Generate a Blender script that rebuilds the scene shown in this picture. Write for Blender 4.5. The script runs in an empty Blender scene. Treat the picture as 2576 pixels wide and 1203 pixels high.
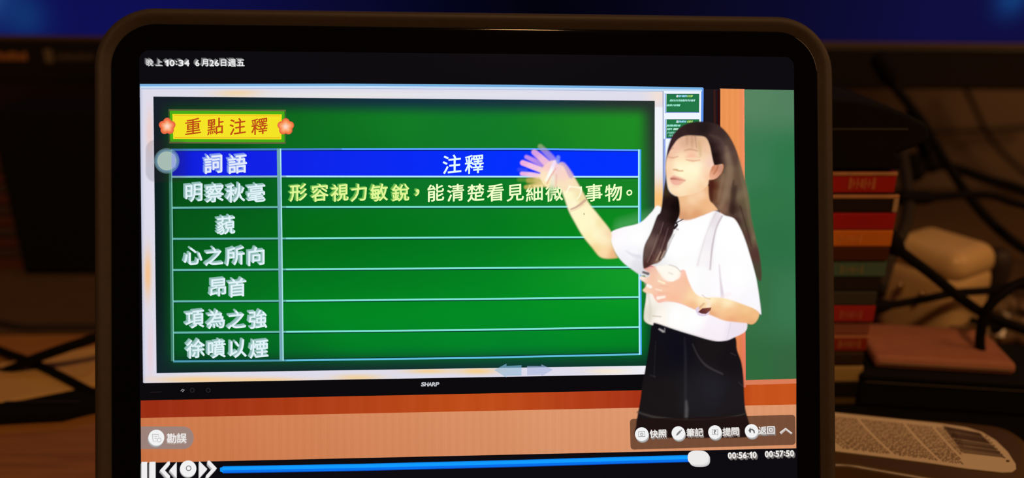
import bpy, math, random
import numpy as np
from mathutils import Matrix, Vector
random.seed(7)
C = bpy.context.scene.collection
# ------------------------------------------------------------------ camera, world, light
F, CX, CY = 2022.0, 1288.0, 601.5
PITCH = math.radians(20.0); H = 0.205
cam_d = bpy.data.cameras.new('camera'); cam = bpy.data.objects.new('camera', cam_d); C.objects.link(cam)
cam_d.sensor_width = 36.0; cam_d.lens = 36.0*F/2576.0; cam_d.clip_start = 0.01; cam_d.clip_end = 20
cam.location = (0, 0, H); cam.rotation_euler = (math.pi/2-PITCH, 0, 0)
cam_d.dof.use_dof = True; cam_d.dof.focus_distance = 0.2835; cam_d.dof.aperture_fstop = 4.3
bpy.context.scene.camera = cam
sc = bpy.context.scene
sc.view_settings.view_transform = 'Standard'; sc.view_settings.look = 'None'
sc.view_settings.gamma = 1.0; sc.view_settings.exposure = 0.0; sc.view_settings.use_curve_mapping = False
w = bpy.data.worlds.new('world'); sc.world = w; w.use_nodes = True
w.node_tree.nodes['Background'].inputs[0].default_value = (1.0, 0.52, 0.24, 1)
w.node_tree.nodes['Background'].inputs[1].default_value = 0.022
def area_light(name, loc, target, size, power, col):
    d = bpy.data.lights.new(name, 'AREA'); d.shape = 'DISK'; d.size = size; d.energy = power; d.color = col
    o = bpy.data.objects.new(name, d); C.objects.link(o); o.location = loc
    o.rotation_euler = (Vector(target)-Vector(loc)).to_track_quat('-Z', 'Y').to_euler(); return o
area_light('ceiling_lamp_light', (0.20, -0.62, 1.30), (0.05, 0.4, 0.05), 0.16, 6.8, (1.0, 0.50, 0.19))
area_light('side_fill_light', (0.95, 0.12, 0.75), (0.2, 0.38, 0.03), 0.55, 2.1, (1.0, 0.50, 0.19))  # added fill from the right, no lamp seen; lifts the adapter's right side

# ------------------------------------------------------------------ helpers
cP, sP = math.cos(PITCH), math.sin(PITCH)
def at(px, py, Y):                       # point on the picture's ray at world depth Y
    x = (px-CX)/F; y = -(py-CY)/F
    d = (x, cP + y*sP, -sP + y*cP); k = Y/d[1]
    return Vector((d[0]*k, Y, H + d[2]*k))
def on_z(px, py, Z):                     # point on the picture's ray at height Z
    x = (px-CX)/F; y = -(py-CY)/F
    d = (x, cP + y*sP, -sP + y*cP); k = (Z-H)/d[2]
    return Vector((d[0]*k, d[1]*k, Z))
def lin(c):
    return tuple((v/255/12.92 if v/255 <= .04045 else ((v/255+.055)/1.055)**2.4) for v in c)
def nlin(a):
    a = np.clip(a, 0, 255)/255.0
    return np.where(a <= .04045, a/12.92, ((a+.055)/1.055)**2.4)
def mat(name, col, rough=.5, metal=0, spec=.5, var=.15, scale=40, bump=0.0, coat=0):
    m = bpy.data.materials.new(name); m.use_nodes = True; nt = m.node_tree; b = nt.nodes['Principled BSDF']
    n = nt.nodes.new('ShaderNodeTexNoise'); n.inputs['Scale'].default_value = scale; n.inputs['Detail'].default_value = 4
    tc = nt.nodes.new('ShaderNodeTexCoord'); nt.links.new(tc.outputs['Object'], n.inputs['Vector'])
    r = nt.nodes.new('ShaderNodeValToRGB')
    r.color_ramp.elements[0].color = tuple(c*(1-var) for c in col)+(1,); r.color_ramp.elements[1].color = tuple(min(1, c*(1+var)) for c in col)+(1,)
    nt.links.new(n.outputs['Fac'], r.inputs['Fac']); nt.links.new(r.outputs['Color'], b.inputs['Base Color'])
    b.inputs['Roughness'].default_value = rough; b.inputs['Metallic'].default_value = metal
    b.inputs['Specular IOR Level'].default_value = spec; b.inputs['Coat Weight'].default_value = coat
    if bump:
        bp = nt.nodes.new('ShaderNodeBump'); bp.inputs['Strength'].default_value = bump; bp.inputs['Distance'].default_value = .001
        nt.links.new(n.outputs['Fac'], bp.inputs['Height']); nt.links.new(bp.outputs['Normal'], b.inputs['Normal'])
    return m
def wood_mat(name, c1, c2, rough=.45):
    m = bpy.data.materials.new(name); m.use_nodes = True; nt = m.node_tree; b = nt.nodes['Principled BSDF']
    tc = nt.nodes.new('ShaderNodeTexCoord'); mp = nt.nodes.new('ShaderNodeMapping'); mp.inputs['Scale'].default_value = (1.5, 14, 1.5)
    n = nt.nodes.new('ShaderNodeTexNoise'); n.inputs['Scale'].default_value = 9; n.inputs['Detail'].default_value = 6; n.inputs['Distortion'].default_value = 1.2
    r = nt.nodes.new('ShaderNodeValToRGB'); r.color_ramp.elements[0].position = .3; r.color_ramp.elements[1].position = .7
    r.color_ramp.elements[0].color = c1+(1,); r.color_ramp.elements[1].color = c2+(1,)
    nt.links.new(tc.outputs['Object'], mp.inputs['Vector']); nt.links.new(mp.outputs['Vector'], n.inputs['Vector'])
    nt.links.new(n.outputs['Fac'], r.inputs['Fac']); nt.links.new(r.outputs['Color'], b.inputs['Base Color']); b.inputs['Roughness'].default_value = rough
    return m
def emis(name, alpha=False):             # lit screen under glossy glass; colour comes from the picture shown on it
    m = bpy.data.materials.new(name); m.use_nodes = True; nt = m.node_tree; b = nt.nodes['Principled BSDF']
    a = nt.nodes.new('ShaderNodeAttribute'); a.attribute_name = 'shown'
    nt.links.new(a.outputs['Color'], b.inputs['Emission Color']); b.inputs['Emission Strength'].default_value = 1.0
    b.inputs['Base Color'].default_value = (0, 0, 0, 1); b.inputs['Roughness'].default_value = .12
    if alpha: nt.links.new(a.outputs['Alpha'], b.inputs['Alpha'])
    return m
def link(name, me, parent=None, m=None, smooth=False):
    o = bpy.data.objects.new(name, me); C.objects.link(o)
    if parent: o.parent = parent
    if m: me.materials.append(m)
    if smooth:
        for p in me.polygons: p.use_smooth = True
    return o
def tag(o, label, cat, group=None, kind=None):
    if label: o['label'] = label
    if cat: o['category'] = cat
    if group: o['group'] = group
    if kind: o['kind'] = kind
    return o
def empty(name, loc=(0, 0, 0), rot=(0, 0, 0)):
    o = bpy.data.objects.new(name, None); C.objects.link(o); o.location = loc; o.rotation_euler = rot; o.empty_display_size = .01; return o
def mesh(vs, fs):
    me = bpy.data.meshes.new('m'); me.from_pydata([tuple(v) for v in vs], [], fs); me.update(); return me
def rbox(x0, x1, y0, y1, z0, z1, r=.001, seg=2):
    """box with rounded edges, as verts and faces: rounded rectangle rings stacked in z"""
    r = min(r, (x1-x0)/2.01, (y1-y0)/2.01, (z1-z0)/2.01)
    vs, fs = [], []; rings = []
    prof = [(r*(1-math.cos(t*math.pi/2/seg)), z0+r*(1-math.sin(t*math.pi/2/seg))) for t in range(seg+1)]
    # inset, z
    prof = [(r-r*math.sin(t*math.pi/2/seg), z0+r-r*math.cos(t*math.pi/2/seg)) for t in range(seg+1)]
    prof += [(p[0], z0+z1-p[1]) for p in reversed(prof)]
    for ins, z in prof:
        ring = []
        for cx_, cy_, a0 in ((x1-r, y1-r, 0), (x0+r, y1-r, 90), (x0+r, y0+r, 180), (x1-r, y0+r, 270)):
            for k in range(seg+1):
                a = math.radians(a0+90*k/seg); ring.append(len(vs)); vs.append((cx_+(r-ins)*math.cos(a), cy_+(r-ins)*math.sin(a), z))
        rings.append(ring)
    n = len(rings[0])
    for i in range(len(rings)-1):
        for k in range(n): fs.append((rings[i][k], rings[i][(k+1) % n], rings[i+1][(k+1) % n], rings[i+1][k]))
    fs.append(tuple(reversed(rings[0]))); fs.append(tuple(rings[-1]))
    return vs, fs
def boxobj(name, dims, m, parent=None, r=.001, seg=2):
    vs, fs = rbox(*dims, r=r, seg=seg); return link(name, mesh(vs, fs), parent, m)
def spline(pts, n=10, closed=False):
    P = [np.array(p, float) for p in pts]; out = []; N = len(P); rng = N if closed else N-1
    for i in range(rng):
        p0 = P[(i-1) % N] if (closed or i > 0) else P[0]; p1 = P[i]; p2 = P[(i+1) % N]; p3 = P[(i+2) % N] if (closed or i+2 < N) else P[-1]
        for k in range(n):
            t = k/n; out.append(.5*((2*p1)+(-p0+p2)*t+(2*p0-5*p1+4*p2-p3)*t*t+(-p0+3*p1-3*p2+p3)*t**3))
    if not closed: out.append(P[-1])
    return np.array(out)
def tube_geo(P, R, n=10):
    vs, fs = [], []; up = Vector((0, 0, 1)); N = len(P)
    for i, p in enumerate(P):
        p = Vector(p); t = (Vector(P[min(i+1, N-1)])-Vector(P[max(i-1, 0)])).normalized()
        a = t.cross(up if abs(t.z) < .95 else Vector((1, 0, 0))).normalized(); b = t.cross(a); r = R[i] if hasattr(R, '__len__') else R
        for k in range(n): vs.append(p+(a*math.cos(2*math.pi*k/n)+b*math.sin(2*math.pi*k/n))*r)
    for i in range(N-1):
        for k in range(n): fs.append((i*n+k, i*n+(k+1) % n, (i+1)*n+(k+1) % n, (i+1)*n+k))
    fs.append(tuple(range(n-1, -1, -1))); fs.append(tuple((N-1)*n+k for k in range(n)))
    return vs, fs

# ------------------------------------------------------------------ room
M_wall = mat('wall_paint', (.36, .26, .19), .8, var=.06, scale=6)
M_desk = wood_mat('desk_wood', (.36, .16, .036), (.50, .235, .055))
M_black = mat('black_plastic', (.012, .011, .011), .45, var=.2)
M_matte = mat('matte_black', (.006, .006, .006), .85, spec=.15, var=.2)
M_cable = mat('black_cable_rubber', (.004, .0035, .004), .75, spec=.12, var=.1)
M_cable2 = mat('brown_cable_rubber', (.030, .024, .020), .7, spec=.2, var=.1)
vs, fs = rbox(-1.1, 1.1, .70, .76, -.75, 1.9, .002, 1); tag(link('wall_back', mesh(vs, fs), None, M_wall), None, None, kind='structure')
vs, fs = rbox(-.75, .85, -.12, .695, -.03, 0, .003)
desk = empty('desk', (0, .3, 0)); tag(desk, 'orange-brown wooden desk top under the tablet and the cables', 'desk')
dt = link('desk_top', mesh([(a, b-.3, c) for a, b, c in vs], fs), desk, M_desk)
dm = boxobj('added_dark_mat', (-.62, .66, .405, .69, .0001, .0016), mat('added_dark_felt', (.10, .062, .036), .95, spec=.1, var=.2, scale=80, bump=.3), None, .0006, 1); tag(dm, 'large dark brown mat added to darken the desk under the monitor', 'mat')  # added sheet that darkens the back of the desk
for sx in (-.70, .80):
    for sy in (-.07, .64):
        boxobj('leg', (sx-.025, sx+.025, sy-.325, sy-.275, -.745, -.031), M_desk, desk, .003)
tag(boxobj('floor', (-1.1, 1.1, -1.4, .76, -.80, -.75), wood_mat('floor_wood', (.12, .06, .03), (.18, .10, .05)), None, .001, 1), None, None, kind='structure')

# ------------------------------------------------------------------ tablet frame of reference
rx, ry, rz = [math.radians(v) for v in (-.43, 3.83, .29)]
R = Matrix.Rotation(rz, 3, 'Z') @ Matrix.Rotation(ry, 3, 'Y') @ Matrix.Rotation(rx, 3, 'X')
camR = Matrix.Rotation(math.pi/2-PITCH, 3, 'X')
TR = camR @ R
T0 = Vector((0, 0, H)) + camR @ Vector((-.0124, -.0113, -.2826))     # centre of the video on the glass
nrm = TR @ Vector((0, 0, 1))
VC = -.0973                                                            # bottom of the case, below the video centre
tab = empty('tablet_computer'); tab.matrix_world = (TR.to_4x4()); tab.location = T0 + TR @ Vector((0, VC, 0))
tag(tab, 'tablet in a black case playing a lesson video, propped upright on the desk', 'tablet')
TRi = np.array(TR.transposed())
def px2pl(x, y, z=0.0):
    """picture pixels -> coordinates on the tablet's glass (x right, y up from the case's bottom)"""
    x = np.asarray(x, float); y = np.asarray(y, float)
    dc = np.stack([(x-CX)/F, -(y-CY)/F, -np.ones_like(x)], -1)
    Rn = np.array(R); t = np.array([-.0124, -.0113, -.2826]); n = Rn[:, 2]
    k = (t@n + 0)/(dc@n); P = (dc*k[..., None]-t)@Rn
    P[..., 1] -= VC; P[..., 2] = z
    return P
# extents of the case on the glass plane
L = px2pl(237, 600)[0]; Rr = px2pl(2098, 600)[0]; Tp = px2pl(1100, 29)[1]
GL, GR, GT, GB = L+.0052, Rr-.0052, Tp-.0052, .0052
def rrect(x0, x1, y0, y1, r, n=14):
    out = []
    for cx_, cy_, a0 in ((x1-r, y1-r, 0), (x0+r, y1-r, 90), (x0+r, y0+r, 180), (x1-r, y0+r, 270)):
        for k in range(n+1):
            a = math.radians(a0+90*k/n); out.append((cx_+r*math.cos(a), cy_+r*math.sin(a)))
    return out
def ring_sweep(prof, base):
    """prof: (outward offset, z) pairs swept round the rounded rectangle BASE=(x0,x1,y0,y1,r)"""
    x0, x1, y0, y1, r = base; vs, fs = [], []
    for o, z in prof:
        for p in rrect(x0-o, x1+o, y0-o, y1+o, r+o): vs.append((p[0], p[1], z))
    n = len(vs)//len(prof)
    for i in range(len(prof)-1):
        for k in range(n): fs.append((i*n+k, i*n+(k+1) % n, (i+1)*n+(k+1) % n, (i+1)*n+k))
    return vs, fs, n
GR0 = .0155
base = (GL, GR, GB, GT, GR0)
prof = [(-.0003, -.0006), (.0004, -.0002), (.0014, .0005), (.0022, .0010), (.0032, .0013), (.0042, .0010), (.0049, .0002), (.0052, -.0010), (.0052, -.0075), (.0046, -.0088), (.0034, -.0094), (0, -.0096), (-.004, -.0096)]
vs, fs, n = ring_sweep(prof, base); fs.append(tuple((len(prof)-1)*n+k for k in range(n)))
M_case = mat('case_rubber', (.058, .050, .046), .55, spec=.35, var=.12, scale=300, bump=.1)
o = link('case', mesh(vs, [tuple(reversed(f)) for f in fs]), tab, M_case, True); o['label'] = 'dark soft-touch protective case with a raised rim'
M_glass = mat('black_glass', (.0015, .0013, .0016), .06, spec=.5, var=.1)
gprof = [(-.0020, 0), (-.0009, 0), (-.0006, -.00006), (-.0004, -.0002), (-.0003, -.0005), (-.0003, -.002)]
vs, fs, n = ring_sweep(gprof, base); fs.append(tuple(reversed(range(n))))
o = link('front_glass', mesh(vs, [tuple(reversed(f)) for f in fs]), tab, M_glass, True); o['label'] = 'black glass bezel with a thin bright edge'
for p in o.data.polygons:
    if len(p.vertices) > 4: p.use_smooth = False
# small button nub on the left side, and the fold-out stand behind
vs, fs = rbox(L-.0009, L+.001, px2pl(236, 1122)[1], px2pl(236, 1092)[1], -.006, -.002, .0006); link('button', mesh(vs, fs), tab, M_case)
vsq = []
fl = tab.matrix_world
stand_top = Vector(((GL+GR)/2, .085, -.0096))
back = TR @ stand_top + tab.location
foot = Vector((back.x, back.y+.038, .001))
ti = (TR.to_4x4()); Mi = Matrix.Translation(tab.location) @ ti; Mi = Mi.inverted()
sv = []
for xx in (-.030, .030):
    for P in (back, foot):
        for dy in (-.0009, .0009): sv.append(Mi @ (P+Vector((xx, dy, 0))))
link('folding_stand', mesh(sv, [(0, 1, 3, 2), (4, 6, 7, 5), (0, 4, 5, 1), (2, 3, 7, 6), (0, 2, 6, 4), (1, 5, 7, 3)]), tab, M_case)

# ------------------------------------------------------------------ the lit screen
M_em, M_ea = emis('screen_picture'), emis('screen_picture_soft', True)
LAY = 1.2e-5
def shown(me, rgb, a=None):
    at_ = me.color_attributes.new('shown', 'FLOAT_COLOR', 'POINT')
    c = np.ones((len(me.vertices), 4), np.float32); c[:, :3] = nlin(np.asarray(rgb, float))
    if a is not None: c[:, 3] = a
    at_.data.foreach_set('color', c.ravel())
def gridmesh(P, keep=None):
    ny, nx = P.shape[:2]; idx = np.arange(nx*ny).reshape(ny, nx)
    q = np.stack([idx[1:, :-1], idx[1:, 1:], idx[:-1, 1:], idx[:-1, :-1]], -1).reshape(-1, 4)
    vmap = None
    if keep is not None:
        kf = keep.reshape(-1)[q].any(1); q = q[kf]; used = np.unique(q); vmap = used
        inv = np.zeros(nx*ny, int); inv[used] = np.arange(len(used)); q = inv[q]; V = P.reshape(-1, 3)[used]
    else: V = P.reshape(-1, 3)
    me = bpy.data.meshes.new('m'); me.vertices.add(len(V)); me.vertices.foreach_set('co', V.astype(np.float32).ravel())
    me.loops.add(len(q)*4); me.loops.foreach_set('vertex_index', q.astype(np.int32).ravel())
    me.polygons.add(len(q)); me.polygons.foreach_set('loop_start', np.arange(0, len(q)*4, 4, dtype=np.int32))
    me.update(); me.validate(); return me, vmap
# screen panel (black, faintly glowing)
pl0 = px2pl(352, 676); pl1 = px2pl(1999, 676)
sx0, sx1 = px2pl(351, 600)[0], px2pl(2001, 600)[0]; sy1 = px2pl(1100, 134)[1]; sy0 = sy1-.1600
rp = rrect(sx0, sx1, sy0, sy1, .0035, 8)
me = mesh([(a, b, LAY*.7) for a, b in rp], [tuple(range(len(rp)))]); shown(me, [(11, 10, 15)]*len(rp))
screen = link('screen', me, tab, M_em); screen['label'] = 'lit display showing a video lesson'
_lay = [1]
def idw(x, y, pts, p=3.4, eps=130.0):
    num = np.zeros(x.shape+(3,)); den = np.zeros(x.shape)
    for q in pts:
        wgt = 1.0/(((x-q[0])**2+(y-q[1])**2)+eps)**(p/2); num += wgt[..., None]*np.array(q[2], float); den += wgt
    return num/den[..., None]
def patch(name, quad, col, nx=2, ny=2, z=1, alpha=None, label=None):
    """a flat area of the picture between four corners TL TR BR BL (picture pixels); col: colour or function(x, y)"""
    u = np.linspace(0, 1, nx)[None, :, None]; v = np.linspace(0, 1, ny)[:, None, None]; q = np.array(quad, float)
    XY = (q[0]*(1-u)+q[1]*u)*(1-v)+(q[3]*(1-u)+q[2]*u)*v
    P = px2pl(XY[..., 0], XY[..., 1], z*LAY); me, _ = gridmesh(P)
    X, Y = XY[..., 0], XY[..., 1]
    c = col(X, Y) if callable(col) else np.broadcast_to(np.array(col, float), X.shape+(3,))
    a = None
    if alpha is not None: a = (alpha(X, Y) if callable(alpha) else np.full(X.shape, alpha)).reshape(-1)
    shown(me, c.reshape(-1, 3), a); o = link(name, me, screen, M_ea if alpha is not None else M_em)
    if label: o['label'] = label
    return o
def poly(name, pts, col, z, alpha=None, label=None, smooth=0, holes=None):
    if smooth: pts = spline(pts, smooth, True)
    pts = np.array(pts, float); P = px2pl(pts[:, 0], pts[:, 1], z*LAY)
    me = mesh(P, [tuple(range(len(P)))[::-1]]); shown(me, [col]*len(P), None if alpha is None else np.full(len(P), alpha))
    o = link(name, me, screen, M_ea if alpha is not None else M_em)
    if label: o['label'] = label
    return o
def merge_geo(items):
    V, Fq, cols = [], [], []
    for v, f, c in items:
        b = len(V); V += list(v); Fq += [tuple(i+b for i in ff) for ff in f]; cols += [c]*len(v)
    return V, Fq, cols
def stroke_geo(pts, wd, z, closed=False):
    """a ribbon of width wd (pixels; one value or one per point) along a line"""
    p = np.array(pts, float); N = len(p); wd = np.broadcast_to(np.array(wd, float), (N,))
    t = np.zeros_like(p)
    for i in range(N):
        a = p[(i-1) % N] if closed or i > 0 else p[0]; b = p[(i+1) % N] if closed or i < N-1 else p[-1]
        d = b-a; t[i] = d/(np.hypot(*d)+1e-9)
    nn = np.stack([-t[:, 1], t[:, 0]], 1); A = p+nn*wd[:, None]/2; B = p-nn*wd[:, None]/2
    XY = np.concatenate([A, B]); P = px2pl(XY[:, 0], XY[:, 1], z*LAY); f = []
    for i in range(N if closed else N-1):
        j = (i+1) % N; f.append((i, j, N+j, N+i))
    return [tuple(q) for q in P], f
def strokes(name, items, z, label=None, alpha=None):
    """items: (points, width, colour[, closed]); joined into one drawn mark"""
    g = []
    for it in items:
        v, f = stroke_geo(it[0], it[1], z, len(it) > 3 and it[3]); g.append((v, f, it[2]))
    V, Fq, cols = merge_geo(g); me = mesh(V, Fq); shown(me, cols, None if alpha is None else np.full(len(V), alpha))
    o = link(name, me, screen, M_ea if alpha is not None else M_em)
    if label: o['label'] = label
    return o
def circ(cx_, cy_, r, n=28, ry_=None):
    return [(cx_+r*math.cos(2*math.pi*k/n), cy_+(ry_ or r)*math.sin(2*math.pi*k/n)) for k in range(n)]

# ---- room filmed behind the board
def vn(x, s=1.0):  # cheap vertical grain
    return np.sin(x*.31*s)+.6*np.sin(x*.83*s+1.3)+.5*np.sin(x*1.57*s+.4)
def low_wall(x, y):
    t = np.clip((x-355)/1100, 0, 1)[..., None]; c = np.array([203, 118, 72.])*(1-t)+np.array([219, 148, 106.])*t
    return c+vn(x)[..., None]*1.6+np.clip((1090-y)/100, -1, 1)[..., None]*4
patch('wall_panelling', [(354, 1047), (2003, 1014), (2003, 1128), (355, 1165)], low_wall, 420, 6, 1, label='pale orange wood panelling in the video')
def rail(x, y):
    t = np.clip((x-355)/800, 0, 1)[..., None]; u = np.clip((x-1250)/350, 0, 1)[..., None]*(x < 1700)[..., None]
    return (np.array([152, 44, 20.])*(1-t)+np.array([190, 76, 26.])*t)*(1-u)+np.array([168, 52, 24.])*u + np.clip((x-1850)/50, 0, 1)[..., None]*np.array([8, 6, 2.])+vn(x, .3)[..., None]*1.5
patch('wooden_rail', [(354, 1005), (2003, 964), (2003, 1018), (354, 1052)], rail, 200, 4, 2, label='red-brown wooden rail in the video')
patch('wooden_post', [(1811, 223), (1873, 224), (1876, 975), (1800, 975)], lambda x, y: np.array([236, 148, 84.])+np.clip((x-1856)/16, 0, 1)[..., None]*np.array([6, -8, 14.])+vn(x, 1.4)[..., None]*2.5-np.clip((y-700)/250, 0, 1)[..., None]*np.array([18, 25, 10.]), 40, 10, 3, label='orange wooden post in the video')
patch('green_board', [(1872, 225), (1997, 227), (2003, 957), (1876, 957)], lambda x, y: idw(x, y, [(1900, 230, (86, 132, 96)), (1990, 230, (82, 128, 95)), (1890, 420, (58, 122, 80)), (1990, 420, (46, 118, 72)), (1950, 600, (44, 112, 68)), (1900, 750, (54, 112, 68)), (1990, 760, (56, 118, 78)), (1900, 940, (48, 104, 60)), (1990, 940, (52, 100, 62)), (1930, 520, (48, 116, 70))]), 14, 60, 3, label='plain green board in the video')
strokes('rail_edge', [([(1870, 963), (2003, 959)], 12, (218, 124, 88))], 4, 'pale orange moulding under the green board')
# ---- the television in the video
patch('television_frame', [(352, 213), (1812, 224), (1812, 978), (354, 1008)], lambda x, y: np.array([9, 8, 12.])+np.clip((x-1765)/10, 0, 1)[..., None]*np.array([18, 13, 14.])*(y < 330)[..., None], 80, 20, 4, label='black television frame in the video')
strokes('frame_reflection', [([(1797, 226), (1798, 320)], 5, (58, 26, 22)), ([(1807, 226), (1808, 320)], 5, (48, 8, 8))], 5)
def border(x, y):
    c = np.broadcast_to(np.array([222, 220, 236.]), x.shape+(3,)).copy()
    for (bx, by, sx, sy, col, s) in ((600, 236, 60, 9, (250, 205, 140), .9), (372, 690, 9, 60, (250, 190, 130), .9), (376, 330, 9, 60, (245, 200, 185), .6), (378, 880, 8, 70, (238, 200, 205), .6), (500, 955, 110, 8, (250, 205, 140), .9), (660, 957, 110, 7, (250, 205, 140), .9), (900, 950, 60, 8, (245, 205, 140), .8), (1080, 934, 60, 6, (250, 205, 130), .8), (1200, 934, 50, 8, (250, 205, 130), .9), (1540, 934, 60, 8, (253, 232, 190), .8), (860, 240, 200, 8, (235, 225, 215), .8), (1000, 238, 400, 6, (228, 232, 236), .8), (1655, 500, 60, 62, (252, 192, 118), 1), (1658, 240, 30, 30, (246, 225, 210), .8)):
        g = np.exp(-((x-bx)/sx)**2-((y-by)/sy)**2)[..., None]*s; c = c*(1-g)+np.array(col, float)*g
    t = np.clip((x-1500)/150, 0, 1)[..., None]*(y > 270)[..., None]; g2 = np.exp(-((x-1655)/60)**2-((y-505)/62)**2)[..., None]
    c = c*(1-t*(1-g2))+np.array([243, 243, 250.])*t*(1-g2)
    e = np.exp(-((x-352-(y-213)*.009)/5.0)**2)[..., None]; c = c*(1-.45*e)+np.array([150, 165, 195.])*.45*e
    return c
patch('slide_border', [(352, 213), (1768, 222), (1768, 560), (1768, 560)], border, 2, 2, 4.2) if False else None
patch('border_top', [(352, 212), (1668, 220), (1668, 256), (352, 245)], border, 260, 12, 5, label='pale wood-look top border of the slide')
patch('border_side', [(352, 212), (392, 212), (397, 963), (360, 963)], border, 14, 220, 5.3, label='pale wood-look left border of the slide')
patch('border_side', [(1640, 250), (1669, 250), (1669, 640), (1640, 640)], border, 10, 110, 5.3, label='pale right border of the slide')
patch('border_bottom', [(362, 936), (1625, 919), (1623, 942), (362, 964)], border, 260, 10, 5.6, label='pale wood-look bottom border of the slide')
strokes('border_line', [([(352, 214.5), (860, 213.5), (1300, 216.5), (1768, 223)], 6, (118, 176, 226)), ([(354, 219.5), (860, 218.5), (1300, 221.5), (1766, 228)], 4.5, (196, 222, 248)), ([(356, 223.5), (860, 222.5), (1300, 225.5), (1668, 230)], 2, (176, 190, 220))], 6)
patch('slide_list', [(1668, 226), (1766, 227), (1766, 560), (1668, 560)], (240, 246, 255), 4, 4, 5, label='pale side strip with slide previews')
strokes('border_line', [([(1668, 229), (1668, 560)], 1.8, (122, 128, 168)), ([(1767, 222), (1766, 312)], 6, (92, 146, 236)), ([(1673.5, 235), (1674, 285)], 3, (140, 180, 240)), ([(1673.5, 300), (1674, 350)], 3, (140, 180, 240)), ([(1671.5, 350), (1671.5, 520)], 5, (150, 172, 232))], 6)
for (y0, y1, kind) in ((237, 282, 0), (301, 347, 1)):
    poly('slide_preview', [(1676.5, y0), (1759, y0+.5), (1758.5, y1), (1676, y1)], (34, 118, 70), 6.5, label='small green slide preview, '+('upper' if kind == 0 else 'lower'))
    rnd = random.Random(3+kind); it = [([(1676, y1+.6), (1759, y1+.6)], 2, (60, 90, 190)), ([(1676, y0), (1759, y0)], 1.5, (20, 80, 80))]
    for (xa, xb, yy, col) in ((1701, 1726, y0+5, (150, 215, 240)), (1729, 1743, y0+5, (170, 215, 110)))+(((1685, 1719, y0+16, (150, 220, 200)), (1719, 1748, y0+16, (170, 225, 215)), (1678, 1710, y0+28, (150, 230, 205))) if kind == 0 else ((1678, 1712, y0+15, (160, 230, 215)), (1678, 1690, y0+24, (170, 230, 215)), (1694, 1704, y0+24, (190, 235, 220)), (1679, 1700, y0+33, (130, 200, 180)), (1682, 1696, y0+40, (120, 190, 170)))):
        x = xa
        while x < xb:
            it.append(([(x+2.2, yy-2.5), (x, yy+2.5)], rnd.uniform(1.6, 2.8), col)); it.append(([(x, yy), (x+3, yy-.8)], 1.6, col)); x += rnd.uniform(2.8, 4.2)
    it.append(([(1702, y0+5), (1706, y0+5)], 6, (235, 215, 190)))
    strokes('preview_print', it, 7)
def board(x, y):
    def field(pts, sx, sy):
        num = np.zeros(x.shape+(3,)); den = np.zeros(x.shape)
        for q in pts:
            g = np.exp(-.5*(((x-q[0])/sx)**2+((y-q[1])/sy)**2))+1e-12; num += g[..., None]*np.array(q[2], float); den += g
        return num/den[..., None]
    inner = field([(450, 290, (12, 66, 22)), (600, 290, (10, 88, 26)), (800, 300, (12, 110, 32)), (1000, 300, (16, 122, 36)), (1200, 290, (14, 120, 42)), (1400, 300, (22, 130, 34)), (1560, 300, (30, 140, 36)), (450, 400, (6, 72, 24)), (1300, 380, (12, 122, 38)), (1560, 380, (28, 138, 34)), (800, 390, (8, 108, 32)),
        (450, 480, (4, 78, 22)), (600, 480, (2, 86, 26)), (800, 480, (4, 108, 38)), (1100, 480, (8, 116, 38)), (1400, 480, (14, 124, 36)), (1560, 480, (22, 130, 38)),
        (450, 580, (4, 84, 24)), (600, 580, (2, 98, 26)), (800, 580, (0, 108, 22)), (1000, 580, (0, 114, 26)), (1200, 580, (2, 120, 30)), (1400, 580, (2, 130, 28)), (1560, 580, (4, 142, 28)), (450, 700, (4, 90, 26)), (600, 700, (2, 108, 30)), (800, 700, (0, 116, 28)), (1000, 700, (0, 122, 30)), (1200, 700, (0, 128, 32)), (1400, 700, (4, 140, 34)), (1560, 700, (20, 158, 42)),
        (450, 800, (4, 94, 28)), (600, 800, (2, 120, 32)), (800, 800, (0, 136, 34)), (1000, 800, (0, 140, 34)), (1200, 800, (0, 142, 36)), (1400, 800, (0, 146, 34)), (1560, 800, (0, 148, 34)), (500, 880, (2, 78, 32)), (700, 870, (2, 100, 36)), (1000, 870, (0, 122, 40)), (1300, 860, (0, 124, 44)), (1560, 860, (0, 124, 36))], 90, 45)
    edge = field([(395, 260, (22, 30, 40)), (700, 250, (22, 42, 50)), (1000, 252, (16, 50, 66)), (1300, 255, (22, 52, 62)), (1640, 262, (40, 48, 46)), (390, 500, (8, 28, 30)), (390, 750, (8, 30, 28)), (398, 930, (18, 38, 44)), (700, 930, (18, 38, 40)), (1000, 925, (18, 46, 46)), (1300, 920, (14, 52, 50)), (1600, 912, (10, 48, 40)), (1645, 450, (44, 66, 52)), (1640, 650, (20, 84, 50)), (1640, 800, (8, 60, 40)), (800, 600, (10, 60, 40)), (1200, 600, (10, 60, 40))], 130, 90)
    def sst(t): t = np.clip(t, 0, 1); return t*t*(3-2*t)
    d = sst((x-392-(y-250)*.01)/56)*sst((y-247-(x-390)*.008)/44)*sst((938-(x-390)*.0155-y)/66+.12)*sst((1650-x)/52)
    return edge+(inner-edge)*d[..., None]
patch('chalkboard', [(386, 243), (1647, 254), (1646, 920), (394, 939)], board, 150, 90, 7, label='dark-edged green chalkboard of the slide')
def shade_cloud(x, y):
    return np.clip(1-np.abs((y-545)-(1640-x)*.28)/26-np.maximum(0, (1545-x))/12, 0, 1)*.32*np.clip((x-1530)/30, 0, 1)
patch('sleeve_ghost', [(1520, 500), (1646, 500), (1646, 640), (1520, 640)], (110, 190, 130), 30, 30, 7.4, alpha=shade_cloud)
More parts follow.
